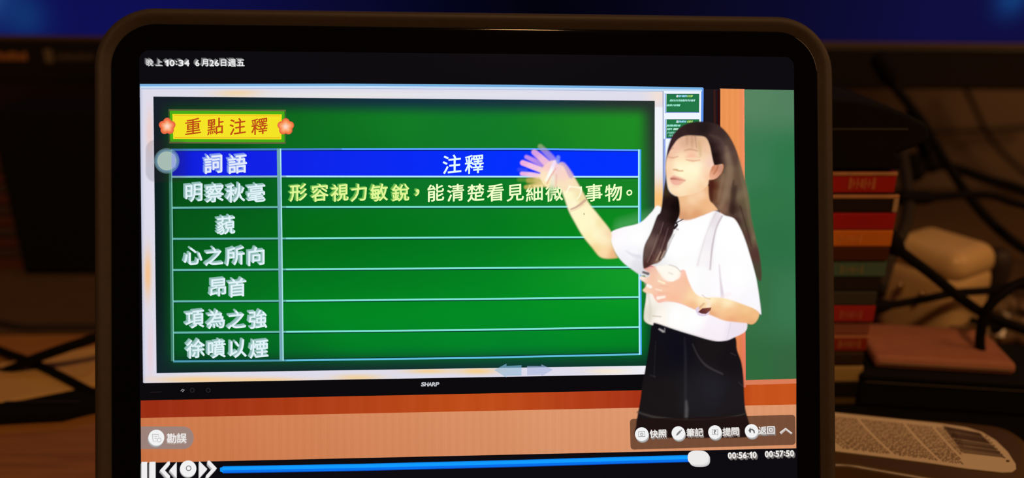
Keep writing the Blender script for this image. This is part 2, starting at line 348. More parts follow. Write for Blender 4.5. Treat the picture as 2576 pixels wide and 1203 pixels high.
# ---- title banner
strokes('banner_outline', [([(425, 277), (719, 278), (718, 360), (426, 359)], 4, (104, 100, 62), True)], 8)
patch('title_banner', [(427, 279), (716, 280), (716, 358), (428, 357)], lambda x, y: np.array([72, 172, 20.])+(np.sin(x*1.5)*np.sin(y*1.5))[..., None]*18, 190, 50, 8.5, label='green framed title banner')
patch('banner_field', [(434, 287), (709, 288), (708, 351), (436, 350)], (244, 228, 38), 2, 2, 9, label='yellow field of the title banner')
strokes('banner_line', [([(438, 290.5), (705, 291.5), (704.5, 347), (439.5, 346.5)], 2.2, (240, 180, 30), True)], 9.6)
for fx, fy, c1 in ((421, 318, (244, 122, 78)), (719, 319, (248, 142, 78))):
    pts = []
    for k in range(60):
        a = 2*math.pi*k/60; r = 17+4.5*abs(math.cos(2.5*(a+math.pi/2))); pts.append((fx+r*math.cos(a), fy+r*math.sin(a)))
    n = len(pts); rings = [1, .72, .42, .12]; V = []; cols = []
    cc = [(226, 92, 60), c1, (252, 178, 130), (255, 214, 196)]
    for q, cl in zip(rings, cc):
        for p in pts: V.append((fx+(p[0]-fx)*q, fy+(p[1]-fy)*q)); cols.append(cl)
    V = np.array(V); P = px2pl(V[:, 0], V[:, 1], 10.5*LAY); Fc = [(i*n+(k+1) % n, i*n+k, (i+1)*n+k, (i+1)*n+(k+1) % n) for i in range(3) for k in range(n)]+[tuple(3*n+k for k in range(n))[::-1]]
    me = mesh(P, Fc); shown(me, cols); o = link('blossom', me, screen, M_em); o['label'] = 'orange blossom at the '+('left' if fx < 600 else 'right')+' end of the banner'
# ---- table
patch('table_header', [(431, 377), (1608, 378), (1607, 445), (431, 445)], lambda x, y: np.array([16, 32, 228.])*(1-np.clip((x-600)/700, 0, 1))[..., None]+np.array([0, 48, 255.])*np.clip((x-600)/700, 0, 1)[..., None]-np.clip((500-x)/70, 0, 1)[..., None]*np.array([6, 6, 40.]), 60, 3, 8, label='bright blue heading row of the table')
rows = [[(431, 377), (860, 375.5), (1300, 375), (1610, 378)], [(430, 445), (720, 444), (1300, 444.5), (1607, 445)], [(430, 523), (720, 521), (1300, 520.5), (1607, 520)], [(432, 601), (720, 600), (1200, 597.5), (1607, 597)],
        [(433, 679.5), (720, 678), (1200, 674.5), (1607, 672)], [(434, 758.5), (720, 757), (1200, 752.5), (1607, 747.5)], [(435, 837), (720, 835), (1200, 830), (1607, 823)], [(436, 909.5), (720, 907), (1200, 900.5), (1610, 891.5)]]
cols_ = [(84, 160, 248), (176, 232, 252), (128, 226, 214), (128, 226, 214), (128, 226, 214), (128, 226, 214), (128, 226, 214), (96, 190, 222)]
for i, (r_, c_) in enumerate(zip(rows, cols_)):
    rr = [(p[0], p[1]) for p in r_]; dk = [(p[0], p[1]+(3.6 if i not in (7,) else -3.6)) for p in r_]
    ll = tuple(int(v*.80) for v in c_)
    strokes('table_line', [(dk, 2.2, (4, 62, 48) if i else (8, 30, 150)), ([rr[0], rr[1]], [5.0, 4.6], ll), (rr[1:], 4.4, c_)], 9)
strokes('table_line', [([(701, 374), (704, 600), (708, 908)], 9, (112, 166, 176)), ([(706, 374), (709, 600), (712.5, 908)], 3, (176, 238, 240))], 10)
strokes('table_line', [([(427.5, 377), (430, 600), (433.5, 909)], 6, (60, 122, 104)), ([(431.5, 377), (434, 600), (437, 909)], 2.4, (134, 206, 190))], 9.5)
strokes('table_line', [([(1607, 376), (1607, 560), (1609, 893)], 4, (168, 234, 250)), ([(1611, 376), (1611, 560), (1612.5, 893)], 3.6, (70, 170, 240))], 10)

# ---- writing
_fc = {}
def glyph(txt, off):
    key = txt
    if txt == '1': return np.array([(.36, 0), (.62, 0), (.62, 1), (.44, 1), (.10, .78), (.10, .58), (.36, .72)]), [(0, 1, 2, 3, 4, 5, 6)]
    if key in _fc: return _fc[key]
    cu = bpy.data.curves.new('t', 'FONT'); cu.body = txt; cu.size = 1; cu.resolution_u = 3; cu.align_x = 'CENTER'
    ob = bpy.data.objects.new('t', cu); C.objects.link(ob); bpy.context.view_layer.update()
    dg = bpy.context.evaluated_depsgraph_get(); me = bpy.data.meshes.new_from_object(ob.evaluated_get(dg))
    v = np.zeros(len(me.vertices)*3); me.vertices.foreach_get('co', v); v = v.reshape(-1, 3)[:, :2]
    f = [tuple(p.vertices) for p in me.polygons]
    bpy.data.objects.remove(ob); bpy.data.curves.remove(cu); bpy.data.meshes.remove(me)
    _fc[key] = (v, f); return _fc[key]
def write(name, chars, col, z, off=.012, shear=0.0, ghost=None, slope=0.0, label=None, kai=0.0, italic=0.0):
    """chars: (character, centre x, centre y, width px, height px)"""
    V, Fq, G = [], [], []
    for ch, x, y, wd, hg in chars:
        v, f = glyph(ch, off)
        mn, mx = v.min(0), v.max(0); c = (mn+mx)/2; s = (mx-mn)
        # keep each sign's own proportions inside the em: scale by em for wide scripts, by its box for figures
        q = v.copy()
        if kai:
            q = (v-c); q[:, 0] *= 1.0; q[:, 1] += q[:, 0]*kai; sx = sy = 1/.92
            X = x+q[:, 0]*sx*wd; Y = y-q[:, 1]*sy*hg
        else:
            q = (v-c)/np.maximum(s, 1e-6); X = x+q[:, 0]*wd+q[:, 1]*hg*italic; Y = y-q[:, 1]*hg+(X-x)*slope
        b = len(V); V += list(zip(X, Y)); Fq += [tuple(i+b for i in ff) for ff in f]
    V = np.array(V); bw = off*46*.75; n0 = len(V); F0 = list(Fq)
    if off > .008:
        cp = [(bw*math.cos(a), bw*math.sin(a)) for a in (.4, 2.0, 3.6, 5.2)]
        V = np.concatenate([V+np.array(c_) for c_ in cp]); Fq = [tuple(i+n0*k for i in ff) for k in range(len(cp)) for ff in F0]
    if ghost:
        gx, gy, n, gcol = ghost; VV, FF, CC = [], [], []
        for k in range(n, 0, -1):
            P = px2pl(V[:, 0]+gx*k/n, V[:, 1]+gy*k/n, (z-.15-.08*k)*LAY); b = len(VV); VV += list(P); FF += [tuple(i+b for i in ff) for ff in Fq]
            t = k/n; CC += [tuple(gcol[0][j]*(1-t)+gcol[1][j]*t for j in range(3))]*len(V)
        me = mesh(VV, FF); shown(me, CC); o = link(name+'_smear', me, screen, M_em)  # smear of the lit letters, painted as dimmer shifted copies
    P = px2pl(V[:, 0], V[:, 1], z*LAY); me = mesh(P, Fq); shown(me, [col]*len(V)); o = link(name, me, screen, M_em)
    if label: o['label'] = label
    return o
def row(txt, x0, x1, y, size, y2=None):
    n = len(txt); y2 = y if y2 is None else y2
    xs = [x0+size/2+(x1-x0-size)*(k/(n-1) if n > 1 else .5) for k in range(n)]
    return [(c, xs[k], y+(y2-y)*(k/max(1, n-1)), size, size) for k, c in enumerate(txt)]
WG = (-6, -5, 8, ((176, 204, 206), (120, 172, 160)))
WB = (-6, -5, 8, ((170, 186, 240), (90, 120, 230)))
write('heading_text', row('詞語', 514, 621, 413, 46), (226, 234, 250), 11, .022, ghost=WB, kai=.10)
write('heading_text', row('注釋', 1114, 1216, 413, 46), (226, 250, 255), 11, .020, kai=.10)
for txt, x0, x1, y in (('明察秋毫', 466, 668, 486), ('藐', 546, 592, 567), ('心之所向', 464, 668, 645), ('昂首', 526, 620, 724), ('項為之強', 468, 672, 804), ('徐噴以煙', 470, 675, 878)):
    write('word_text', row(txt, x0, x1, y, 45), (222, 240, 246), 11, .020, ghost=WG, kai=.10)
sent = '形容視力敏銳，能清楚看見細微的事物。'
xs = [751, 805, 855, 903, 954, 1008, 1050, 1096, 1146, 1197, 1246, 1296, 1344, 1394, 1444, 1494, 1543, 1583]
write('sentence_text', [(c, x, 485, 42 if c not in '，。' else 44, 42 if c not in '，。' else 44) for c, x in zip(sent[:7], xs[:7])], (224, 246, 150), 11, .020, ghost=(-5, -3, 6, ((150, 200, 90), (70, 160, 70))), kai=.10)
write('sentence_text', [(c, x, 485, 42, 42) for c, x in zip(sent[7:], xs[7:])], (236, 252, 196), 11, .022, kai=.10)
write('title_text', [(c, x, 318, 40, 40) for c, x in zip('重點注釋', (486, 542, 598, 653))], (188, 74, 22), 10.5, .016, kai=.14)
SG = (-5, -4, 4, ((150, 150, 152), (96, 96, 98)))
write('status_text', row('晚上', 369, 410, 158, 18)+row('10:34', 414, 477, 159, 11)[0:0], (236, 236, 236), 11, .006, ghost=SG, kai=.0001)
def digits(s, x0, x1, y, h, y2=None):
    wd = {':': .22, '1': .5}; adv = [.5 if c == ':' else (.8 if c == '1' else 1.0) for c in s]; tot = sum(adv); x = x0; out = []
    for c, a in zip(s, adv):
        u = (x1-x0)/tot*a; hh = h*(.62 if c == ':' else 1); out.append((c, x+u/2, y+((y2 or y)-y)*((x-x0)/(x1-x0)), u*(.34 if c == ':' else (.68 if c == '1' else .80)), hh)); x += u
    return out
write('status_text', digits('10:34', 414, 478, 159, 15), (236, 236, 236), 11, .016, ghost=SG)
write('status_text', digits('6', 491, 503, 159, 15)+digits('26', 527, 552, 159, 15), (236, 236, 236), 11, .016, ghost=SG)
write('status_text', [('月', 516, 158.5, 18, 18), ('日', 563, 158.5, 18, 18), ('週', 584, 158.5, 19, 19), ('五', 606, 158.5, 19, 19)], (236, 236, 236), 11, .010, ghost=SG, kai=.0001)
write('maker_text', [(c, 1064+9.1*k, 967, 8.2, 9.5) for k, c in enumerate('SHARP')], (190, 192, 198), 8, .02, italic=.15, label='white lettering on the television frame')
strokes('frame_button', [([(455, 984), (459, 980), (464, 981), (459, 986)], 2, (150, 150, 150))]+[(circ(cx_, 982, 5, 12), 1.5, (44, 42, 44), True) for cx_ in (484, 524)]+[([(377, 987), (406, 986)], 2, (34, 26, 28))], 6)
# slide arrows at the foot of the slide
poly('slide_arrow', [(1243, 931), (1274, 915), (1274, 921), (1312, 919), (1312, 945), (1274, 946), (1274, 950)], (120, 176, 206), 8, alpha=.55, label='translucent arrow pointing left')
poly('slide_arrow', [(1391, 930), (1362, 917), (1362, 921), (1326, 921), (1326, 944), (1362, 943), (1362, 947)], (150, 172, 214), 8, alpha=.55, label='translucent arrow pointing right')
# round touch button with its dark halo
def halo(x, y):
    dx = np.maximum(np.abs(x-422)-30, 0); dy = np.maximum(np.abs(y-405)-28, 0); d = np.hypot(dx, dy); return .26*np.clip((27-d)/4, 0, 1)*np.clip((480-x)/30, 0, 1)
patch('button_halo', [(362, 348), (484, 348), (484, 464), (362, 464)], (40, 30, 40), 50, 48, 12, alpha=halo)
for r_, a_, c_ in ((32, .35, (130, 170, 180)), (28.5, .45, (120, 160, 190)), (24, .94, (170, 190, 180))):
    poly('touch_button', circ(420, 405, r_, 40, r_), c_, 12.6+(33-r_)*.03, alpha=a_, label='round translucent touch button' if r_ == 24 else None)
patch('button_sheen', [(432, 386), (441, 388), (443, 421), (432, 424)], (140, 150, 245), 3, 3, 13.2, alpha=.55)

# ------------------------------------------------------------------ the teacher shown in the video (flat picture areas with soft edges)
class Canvas:
    def __init__(s, x0, y0, x1, y1, st):
        s.x = np.arange(x0, x1+st, st); s.y = np.arange(y0, y1+st, st); s.X, s.Y = np.meshgrid(s.x, s.y); s.rgb = np.zeros(s.X.shape+(3,)); s.a = np.zeros(s.X.shape)
    def _win(s, pts, m):
        p = np.array(pts, float); i0, i1 = np.searchsorted(s.x, [p[:, 0].min()-m, p[:, 0].max()+m]); j0, j1 = np.searchsorted(s.y, [p[:, 1].min()-m, p[:, 1].max()+m]); return slice(j0, j1), slice(i0, i1)
    def comp(s, w_, c, a):
        A = s.a[w_]; oa = a+A*(1-a); c = np.broadcast_to(np.asarray(c, float), a.shape+(3,))
        num = c*a[..., None]+s.rgb[w_]*(A*(1-a))[..., None]
        s.rgb[w_] = np.where(oa[..., None] > 1e-4, num/np.maximum(oa, 1e-4)[..., None], np.where(s.rgb[w_].sum(-1, keepdims=True) > 0, s.rgb[w_], c)); s.a[w_] = oa
    def poly(s, pts, col, soft=2, op=1.0, smooth=6):
        P = spline(pts, smooth, True) if smooth else np.array(pts, float); w_ = s._win(P, soft*2+3); X, Y = s.X[w_], s.Y[w_]
        if X.size == 0: return
        d2 = np.full(X.shape, 1e12); ins = np.zeros(X.shape, bool); Q = np.roll(P, -1, 0)
        for (ax, ay), (bx, by) in zip(P, Q):
            ex, ey = bx-ax, by-ay; t = np.clip(((X-ax)*ex+(Y-ay)*ey)/(ex*ex+ey*ey+1e-9), 0, 1); d2 = np.minimum(d2, (X-ax-t*ex)**2+(Y-ay-t*ey)**2)
            if ay != by: ins ^= ((ay > Y) != (by > Y)) & (X < (bx-ax)*(Y-ay)/(by-ay)+ax)
        sd = np.where(ins, 1, -1)*np.sqrt(d2); a = np.clip(.5+sd/(2*soft), 0, 1); a = a*a*(3-2*a)*op
        s.comp(w_, idw(X, Y, col) if isinstance(col, list) else col, a)
    def line(s, pts, wd, col, soft=1.5, op=1.0, smooth=6):
        n = len(pts); P = spline(pts, smooth) if smooth and n > 2 else np.array(pts, float)
        W = np.interp(np.linspace(0, 1, len(P)), np.linspace(0, 1, np.size(wd)) if np.size(wd) > 1 else [0, 1], wd if np.size(wd) > 1 else [wd, wd]); w_ = s._win(P, W.max()/2+soft*2+2); X, Y = s.X[w_], s.Y[w_]
        if X.size == 0: return
        best = np.full(X.shape, -1e9)
        for i in range(len(P)-1):
            ax, ay = P[i]; bx, by = P[i+1]; ex, ey = bx-ax, by-ay; t = np.clip(((X-ax)*ex+(Y-ay)*ey)/(ex*ex+ey*ey+1e-9), 0, 1)
            best = np.maximum(best, (W[i]*(1-t)+W[i+1]*t)/2-np.hypot(X-ax-t*ex, Y-ay-t*ey))
        a = np.clip(.5+best/(2*soft), 0, 1); a = a*a*(3-2*a)*op; s.comp(w_, idw(X, Y, col) if isinstance(col, list) else col, a)
    def out(s, name, z, label=None):
        P = px2pl(s.X, s.Y, z*LAY); me, vm = gridmesh(P, s.a > .012); shown(me, s.rgb.reshape(-1, 3)[vm], s.a.reshape(-1)[vm]); o = link(name, me, screen, M_ea)
        if label: o['label'] = label
        return o
# skirt
k = Canvas(1590, 800, 1906, 1112, 2)
k.poly([(1645, 808), (1700, 822), (1770, 838), (1843, 842), (1854, 881), (1865, 913), (1870, 953), (1872, 1000), (1875, 1030), (1883, 1060), (1892, 1090), (1880, 1100), (1800, 1102), (1700, 1102), (1604, 1098), (1600, 1070), (1604, 1042), (1610, 1010), (1616, 966), (1626, 913), (1634, 860)],
       [(1700, 880, (13, 12, 24)), (1650, 900, (16, 15, 20)), (1640, 1000, (24, 20, 22)), (1790, 870, (24, 20, 22)), (1840, 900, (20, 16, 20)), (1790, 980, (32, 31, 38)), (1740, 1000, (30, 28, 33)), (1850, 1000, (27, 24, 28)), (1680, 1000, (24, 21, 23)), (1700, 1085, (22, 18, 20)), (1850, 1080, (26, 20, 20))], 2)
k.line([(1722, 850), (1724, 900), (1724, 980), (1725, 1050)], [2, 6, 6, 9], (48, 46, 50), 4, .6)
k.line([(1726, 1010), (1727, 1030), (1726, 1052)], [5, 9, 8], (86, 86, 86), 4, .8)
k.line([(1742, 866), (1756, 896), (1778, 921), (1817, 941)], [2, 3, 5, 4], (72, 66, 68), 2.5, .7)
k.line([(1604, 1037), (1640, 1048), (1680, 1053), (1720, 1056), (1780, 1055), (1846, 1048), (1874, 1041)], [5, 6, 4, 3, 2, 3, 2], (70, 64, 60), 2.5, .75)
k.line([(1649, 860), (1647, 900), (1645, 950)], 2, (44, 42, 46), 2, .6); k.line([(1636, 944), (1648, 948)], 3, (54, 52, 56), 2, .6)
k.line([(1838, 888), (1850, 894)], 2, (70, 66, 70), 1.5, .6); k.line([(1858, 962), (1868, 972)], 2, (62, 58, 60), 1.5, .6)
k.line([(1658, 828), (1668, 834)], [4, 6], (210, 205, 200), 2, .8); k.line([(1672, 826), (1672, 836)], 3, (150, 146, 144), 2, .7)
k.out('skirt', 14, 'black skirt of the teacher in the video')
# shirt
k = Canvas(1526, 510, 1926, 868, 1.8)
k.poly([(1537, 585), (1564, 573), (1609, 561), (1639, 534), (1655, 518), (1685, 540), (1712, 556), (1733, 552), (1764, 542), (1792, 530), (1812, 536), (1846, 548), (1866, 577), (1880, 612), (1892, 655), (1900, 690), (1908, 737), (1914, 785), (1911, 790), (1888, 776), (1880, 800), (1876, 832), (1844, 850), (1824, 857), (1794, 857), (1740, 842), (1692, 827), (1648, 812), (1641, 818), (1622, 808), (1620, 787), (1625, 750), (1626, 710), (1622, 694), (1612, 693), (1594, 681), (1567, 660), (1546, 633), (1536, 606)],
       [(1560, 600, (255, 253, 255)), (1600, 600, (255, 255, 255)), (1545, 590, (252, 246, 252)), (1590, 640, (250, 249, 255)), (1600, 665, (228, 227, 234)), (1615, 680, (222, 221, 228)), (1575, 655, (242, 242, 246)), (1700, 620, (255, 255, 255)), (1750, 600, (255, 255, 255)), (1850, 600, (255, 255, 255)), (1850, 700, (255, 255, 255)), (1895, 760, (250, 248, 252)), (1720, 700, (255, 255, 255)), (1640, 745, (252, 242, 232)), (1630, 790, (226, 222, 204)), (1626, 720, (214, 214, 196)), (1660, 800, (255, 248, 240)), (1700, 800, (255, 255, 255)), (1790, 840, (248, 238, 246)), (1850, 832, (238, 226, 240)), (1870, 820, (240, 228, 238)), (1805, 815, (250, 242, 250)), (1750, 800, (255, 255, 255)), (1830, 720, (255, 252, 255))], 2.2)
k.line([(1575, 632), (1592, 642), (1608, 646)], [2, 7, 10], (214, 213, 224), 4, .6)
k.line([(1620, 700), (1634, 760), (1634, 808)], [3, 5, 4], (206, 204, 190), 4, .5)
k.poly([(1798, 532), (1814, 542), (1803, 575), (1796, 620), (1790, 680), (1770, 672), (1752, 668), (1760, 630), (1778, 585)], [(1800, 545, (206, 190, 200)), (1785, 600, (228, 216, 224)), (1772, 660, (246, 238, 242)), (1790, 660, (238, 228, 236))], 6.5, .42)
k.line([(1801, 535), (1780, 580), (1764, 630), (1754, 668)], [4, 3, 3, 4], (214, 200, 202), 3, .42)
k.line([(1816, 544), (1801, 575), (1791, 625), (1786, 678)], [4, 3, 4, 3], (176, 158, 166), 2.4, .65)
k.line([(1809, 667), (1812, 705), (1817, 745)], [2, 4, 9], (216, 200, 212), 3, .75)
k.line([(1818, 745), (1835, 740)], 10, (252, 236, 238), 5, .5)
k.line([(1704, 575), (1692, 600)], 2.5, (226, 218, 216), 2, .5); k.line([(1700, 706), (1712, 680)], 2, (236, 226, 222), 2, .4)
k.line([(1838, 812), (1828, 855)], 2.5, (222, 208, 224), 2, .6); k.line([(1642, 795), (1662, 797)], 3, (196, 176, 158), 1.8, .6)
k.line([(1645, 811), (1700, 827), (1760, 845), (1800, 856)], 2, (236, 212, 214), 1.5, .5)
k.line([(1714, 558), (1733, 554), (1764, 544), (1792, 532)], 2.2, (246, 226, 222), 1.5, .7)
k.out('shirt', 14.6, 'loose white short-sleeved shirt of the teacher in the video')
# skin: raised arm and hand, face, neck, near arm and hand
k = Canvas(1296, 330, 1924, 826, 1.5)
arm = [(1404, 420), (1412, 409), (1424, 416), (1442, 442), (1465, 482), (1483, 514), (1507, 544), (1537, 584), (1538, 610), (1549, 640), (1551, 649), (1513, 648), (1489, 622), (1465, 592), (1447, 561), (1432, 533), (1422, 505), (1412, 474)]
k.poly(arm, [(1425, 430, (232, 196, 178)), (1420, 450, (252, 222, 196)), (1440, 470, (246, 224, 180)), (1430, 490, (255, 252, 206)), (1445, 510, (255, 248, 210)), (1462, 500, (240, 216, 160)), (1470, 530, (255, 248, 200)), (1455, 560, (254, 248, 196)), (1490, 560, (255, 248, 204)), (1510, 560, (248, 226, 170)), (1480, 600, (254, 240, 184)), (1520, 600, (255, 242, 200)), (1520, 632, (252, 222, 172)), (1497, 630, (248, 214, 150)), (1500, 590, (255, 248, 206)), (1470, 560, (255, 250, 204)), (1450, 530, (255, 248, 206)), (1532, 590, (246, 216, 172)), (1545, 640, (236, 180, 128))], 3.5)
hp = (250, 196, 218)
k.line([(1359, 369), (1380, 390), (1396, 408)], [12, 15, 16], [(1359, 366, (150, 190, 110)), (1364, 382, (186, 150, 226)), (1395, 408, (188, 158, 228))], 3.5, .62)
k.line([(1404, 396), (1402, 412)], [9, 11], (150, 174, 240), 3, .55)
k.line([(1416, 416), (1434, 442)], [14, 16], (176, 150, 222), 4, .55)
k.line([(1324, 395), (1345, 405), (1368, 418)], [9, 12, 14], [(1326, 396, (212, 156, 226)), (1366, 418, (192, 150, 226))], 3, .78)
k.line([(1344, 383), (1360, 397), (1382, 417)], [14, 16, 18], [(1344, 384, (222, 164, 224)), (1368, 404, (248, 192, 214)), (1384, 418, (250, 206, 206))], 2.8, .92)
k.line([(1306, 427), (1322, 430)], [9, 12], (70, 90, 240), 4, .5)
k.line([(1315, 410), (1336, 418), (1364, 429)], [13, 14, 14], [(1315, 410, (244, 178, 222)), (1340, 420, (252, 200, 224)), (1364, 429, (250, 214, 206))], 2.6, .96)
k.line([(1313, 437), (1338, 440), (1364, 446)], [10, 12, 14], [(1313, 437, (242, 182, 228)), (1340, 440, (250, 204, 228)), (1362, 446, (254, 224, 210))], 2.6, .93)
k.line([(1306, 452), (1322, 452)], 10, (120, 176, 70), 4, .4)
k.line([(1330, 454), (1356, 454)], [13, 15], [(1330, 454, (190, 176, 84)), (1356, 454, (234, 206, 132))], 4, .75)
k.line([(1323, 471), (1352, 466), (1374, 462)], [9, 12, 16], [(1323, 471, (206, 186, 96)), (1352, 466, (236, 206, 132)), (1374, 462, (248, 220, 160))], 3.5, .8)
k.poly([(1366, 420), (1378, 410), (1390, 404), (1404, 413), (1418, 420), (1430, 444), (1442, 462), (1436, 478), (1418, 480), (1404, 470), (1390, 474), (1374, 470), (1362, 456), (1359, 438)],
       [(1375, 420, (252, 204, 200)), (1395, 420, (244, 206, 220)), (1370, 440, (254, 232, 196)), (1380, 460, (255, 236, 178)), (1400, 440, (246, 212, 200)), (1420, 440, (252, 212, 200)), (1410, 465, (250, 226, 190)), (1432, 462, (250, 228, 190))], 3.2)
k.line([(1395, 407), (1388, 425), (1382, 438), (1374, 454)], [8, 9, 8, 7], [(1395, 407, (244, 222, 248)), (1383, 436, (250, 255, 255)), (1374, 454, (255, 250, 226))], 2.4, .95)
k.line([(1398, 424), (1384, 446), (1376, 462)], [2, 3, 3], (228, 168, 148), 2, .7)
k.line([(1391, 446), (1388, 470), (1386, 496)], [9, 12, 7], [(1391, 446, (236, 238, 226)), (1386, 496, (120, 180, 110))], 3.5, .6)
k.line([(1400, 440), (1398, 470)], 4, (224, 180, 170), 3, .5)
# writing that shines through the moving hand
for q in ([(1425, 484), (1433, 468)], [(1432, 470), (1460, 474), (1458, 492), (1452, 500)]): k.line(q, [4, 4], (255, 255, 226), 1.6, .75)
k.line([(1436, 527), (1448, 522), (1460, 514), (1472, 504)], [4, 5, 6, 6], (204, 164, 142), 2, .85)
k.line([(1434, 533), (1452, 526), (1468, 515)], 2, (232, 194, 150), 1.5, .6); k.line([(1469, 537), (1469.5, 540)], 1.6, (90, 80, 60), .8, .8)
# neck
k.poly([(1700, 480), (1703, 500), (1706, 530), (1708, 550), (1722, 554), (1740, 552), (1765, 543), (1795, 531), (1806, 527), (1796, 512), (1786, 500), (1784, 470), (1760, 465)],
       [(1715, 500, (240, 190, 142)), (1740, 505, (250, 212, 170)), (1765, 490, (252, 212, 176)), (1735, 525, (238, 184, 138)), (1750, 540, (222, 160, 110)), (1775, 510, (240, 182, 130)), (1790, 525, (242, 190, 140)), (1720, 545, (216, 156, 112)), (1782, 480, (236, 180, 130))], 2.5)
# face
k.poly([(1690, 366), (1702, 348), (1724, 338), (1752, 338), (1776, 344), (1786, 364), (1792, 392), (1796, 416), (1792, 440), (1785, 460), (1766, 478), (1738, 489), (1713, 494), (1697, 493), (1686, 484), (1679, 469), (1676, 450), (1673.5, 427), (1675, 404), (1681, 382)],
       [(1741, 352, (214, 168, 138)), (1722, 360, (222, 176, 146)), (1700, 372, (242, 190, 166)), (1760, 360, (226, 182, 144)), (1775, 375, (240, 196, 162)), (1684, 392, (242, 188, 160)), (1713, 399, (255, 222, 184)), (1738, 392, (250, 190, 158)), (1765, 400, (250, 214, 178)), (1708, 413, (255, 248, 208)), (1736, 422, (255, 255, 218)), (1755, 415, (255, 250, 214)), (1750, 432, (255, 253, 214)), (1712, 424, (255, 252, 214)), (1775, 427, (252, 214, 182)), (1788, 410, (246, 204, 190)),
        (1682, 415, (253, 216, 180)), (1680, 435, (252, 206, 170)), (1715, 436, (255, 250, 206)), (1740, 445, (255, 246, 206)), (1765, 450, (254, 228, 192)), (1690, 460, (252, 214, 190)), (1780, 445, (250, 196, 158)), (1735, 465, (254, 232, 192)), (1705, 478, (255, 236, 200)), (1690, 472, (253, 226, 188)), (1700, 488, (248, 212, 170)), (1740, 482, (250, 214, 172)), (1765, 468, (248, 206, 164)), (1725, 410, (255, 244, 200))], 2.2)
k.poly([(1791, 420), (1800, 414), (1812, 412), (1819, 418), (1817, 430), (1810, 442), (1800, 451), (1789, 452), (1784, 440)], [(1790, 445, (240, 180, 148)), (1800, 440, (232, 168, 136)), (1812, 420, (206, 150, 126)), (1814, 432, (198, 140, 116)), (1795, 425, (206, 128, 92))], 2)
k.line([(1806, 418), (1802, 428), (1795, 438)], [3, 4, 3], (176, 96, 62), 2, .6)
k.line([(1806, 413), (1816, 414)], 2.2, (240, 220, 200), 1.2, .8)
k.line([(1722, 379), (1737, 376), (1754, 380)], [2, 4, 2], (190, 138, 112), 2.8, .65)
k.line([(1683, 377), (1693, 373)], [3, 2], (196, 136, 120), 2.5, .6)
k.line([(1681, 395), (1692, 397), (1705, 394)], [2, 3.2, 1.5], (214, 152, 122), 2.6, .8)
k.line([(1726, 402), (1742, 405), (1760, 403)], [2, 3.4, 1.5], (222, 158, 122), 2.8, .8)
k.line([(1724, 396), (1740, 392), (1758, 396)], [3, 5, 3], (246, 180, 152), 4, .5)
k.line([(1694, 427), (1702, 428), (1708, 430), (1717, 430)], [3, 5, 3, 3], (206, 148, 102), 2.2, .8)
k.poly([(1686, 448), (1694, 442), (1702, 444), (1712, 447), (1724, 453), (1718, 460), (1708, 466), (1696, 466), (1689, 460)], [(1690, 447, (232, 166, 144)), (1704, 446, (238, 176, 150)), (1702, 460, (242, 176, 160)), (1720, 454, (246, 192, 164))], 3.2, .9)
k.line([(1688, 450), (1697, 450), (1708, 452), (1723, 455)], [4, 5.5, 4, 2], [(1690, 450, (158, 86, 76)), (1706, 452, (200, 128, 110)), (1722, 455, (224, 160, 132))], 2.6, .8)
k.line([(1692, 470), (1708, 472)], 3, (246, 204, 170), 3, .5)
k.line([(1748, 340), (1750, 358), (1752, 372)], [4, 2, 1.5], (140, 104, 82), 2.5, .35); k.line([(1757, 356), (1760, 376), (1762, 392)], [5, 8, 5], (206, 174, 124), 4, .5)
k.line([(1728, 342), (1728, 362)], [8, 4], (184, 138, 108), 4, .4); k.line([(1740, 342), (1741, 370)], [6, 3], (180, 138, 108), 4, .4)
# near forearm and hand
k.poly([(1722, 680), (1732, 707), (1747, 736), (1768, 748), (1800, 748), (1829, 752), (1869, 766), (1892, 775), (1909, 787), (1904, 806), (1892, 816), (1874, 813), (1845, 810), (1819, 806), (1785, 792), (1747, 779), (1717, 766), (1695, 760), (1674, 758), (1658, 762), (1648, 754), (1640, 740), (1628, 738), (1617, 731), (1624, 722), (1626, 714), (1609, 702), (1612, 695), (1630, 698), (1634, 688), (1619, 677), (1626, 668), (1646, 670), (1662, 684), (1676, 700), (1690, 708), (1702, 700), (1708, 684)],
       [(1626, 672, (232, 158, 148)), (1645, 676, (244, 196, 174)), (1640, 700, (248, 196, 166)), (1616, 699, (253, 236, 226)), (1630, 712, (248, 200, 172)), (1622, 730, (248, 214, 180)), (1660, 700, (250, 216, 190)), (1660, 725, (250, 200, 170)), (1690, 725, (250, 198, 166)), (1712, 690, (252, 200, 182)), (1722, 705, (248, 194, 162)), (1715, 730, (248, 196, 164)), (1695, 748, (250, 190, 156)), (1655, 755, (248, 186, 168)), (1740, 745, (252, 216, 170)), (1740, 770, (244, 186, 140)), (1765, 752, (255, 236, 190)), (1790, 755, (255, 240, 196)), (1800, 775, (250, 202, 150)), (1790, 790, (232, 168, 122)), (1830, 762, (255, 238, 196)), (1835, 785, (248, 196, 142)), (1840, 805, (236, 170, 124)), (1875, 778, (246, 202, 146)), (1870, 800, (240, 180, 126)), (1900, 795, (244, 190, 134)), (1892, 812, (234, 174, 120))], 2.4)
k.poly([(1650, 672), (1670, 668), (1700, 672), (1712, 684), (1708, 700), (1690, 708), (1674, 706), (1660, 690)], (255, 250, 238), 3.5, .9)
k.line([(1682, 666), (1700, 672), (1712, 684)], [2, 3, 2], (190, 170, 158), 1.8, .6); k.line([(1682, 686), (1692, 690)], 3, (226, 206, 196), 2, .6)
k.line([(1656, 707), (1671, 713)], [4, 5], (255, 246, 206), 2, .85); k.line([(1650, 728), (1664, 731)], 4, (255, 236, 214), 2, .7)
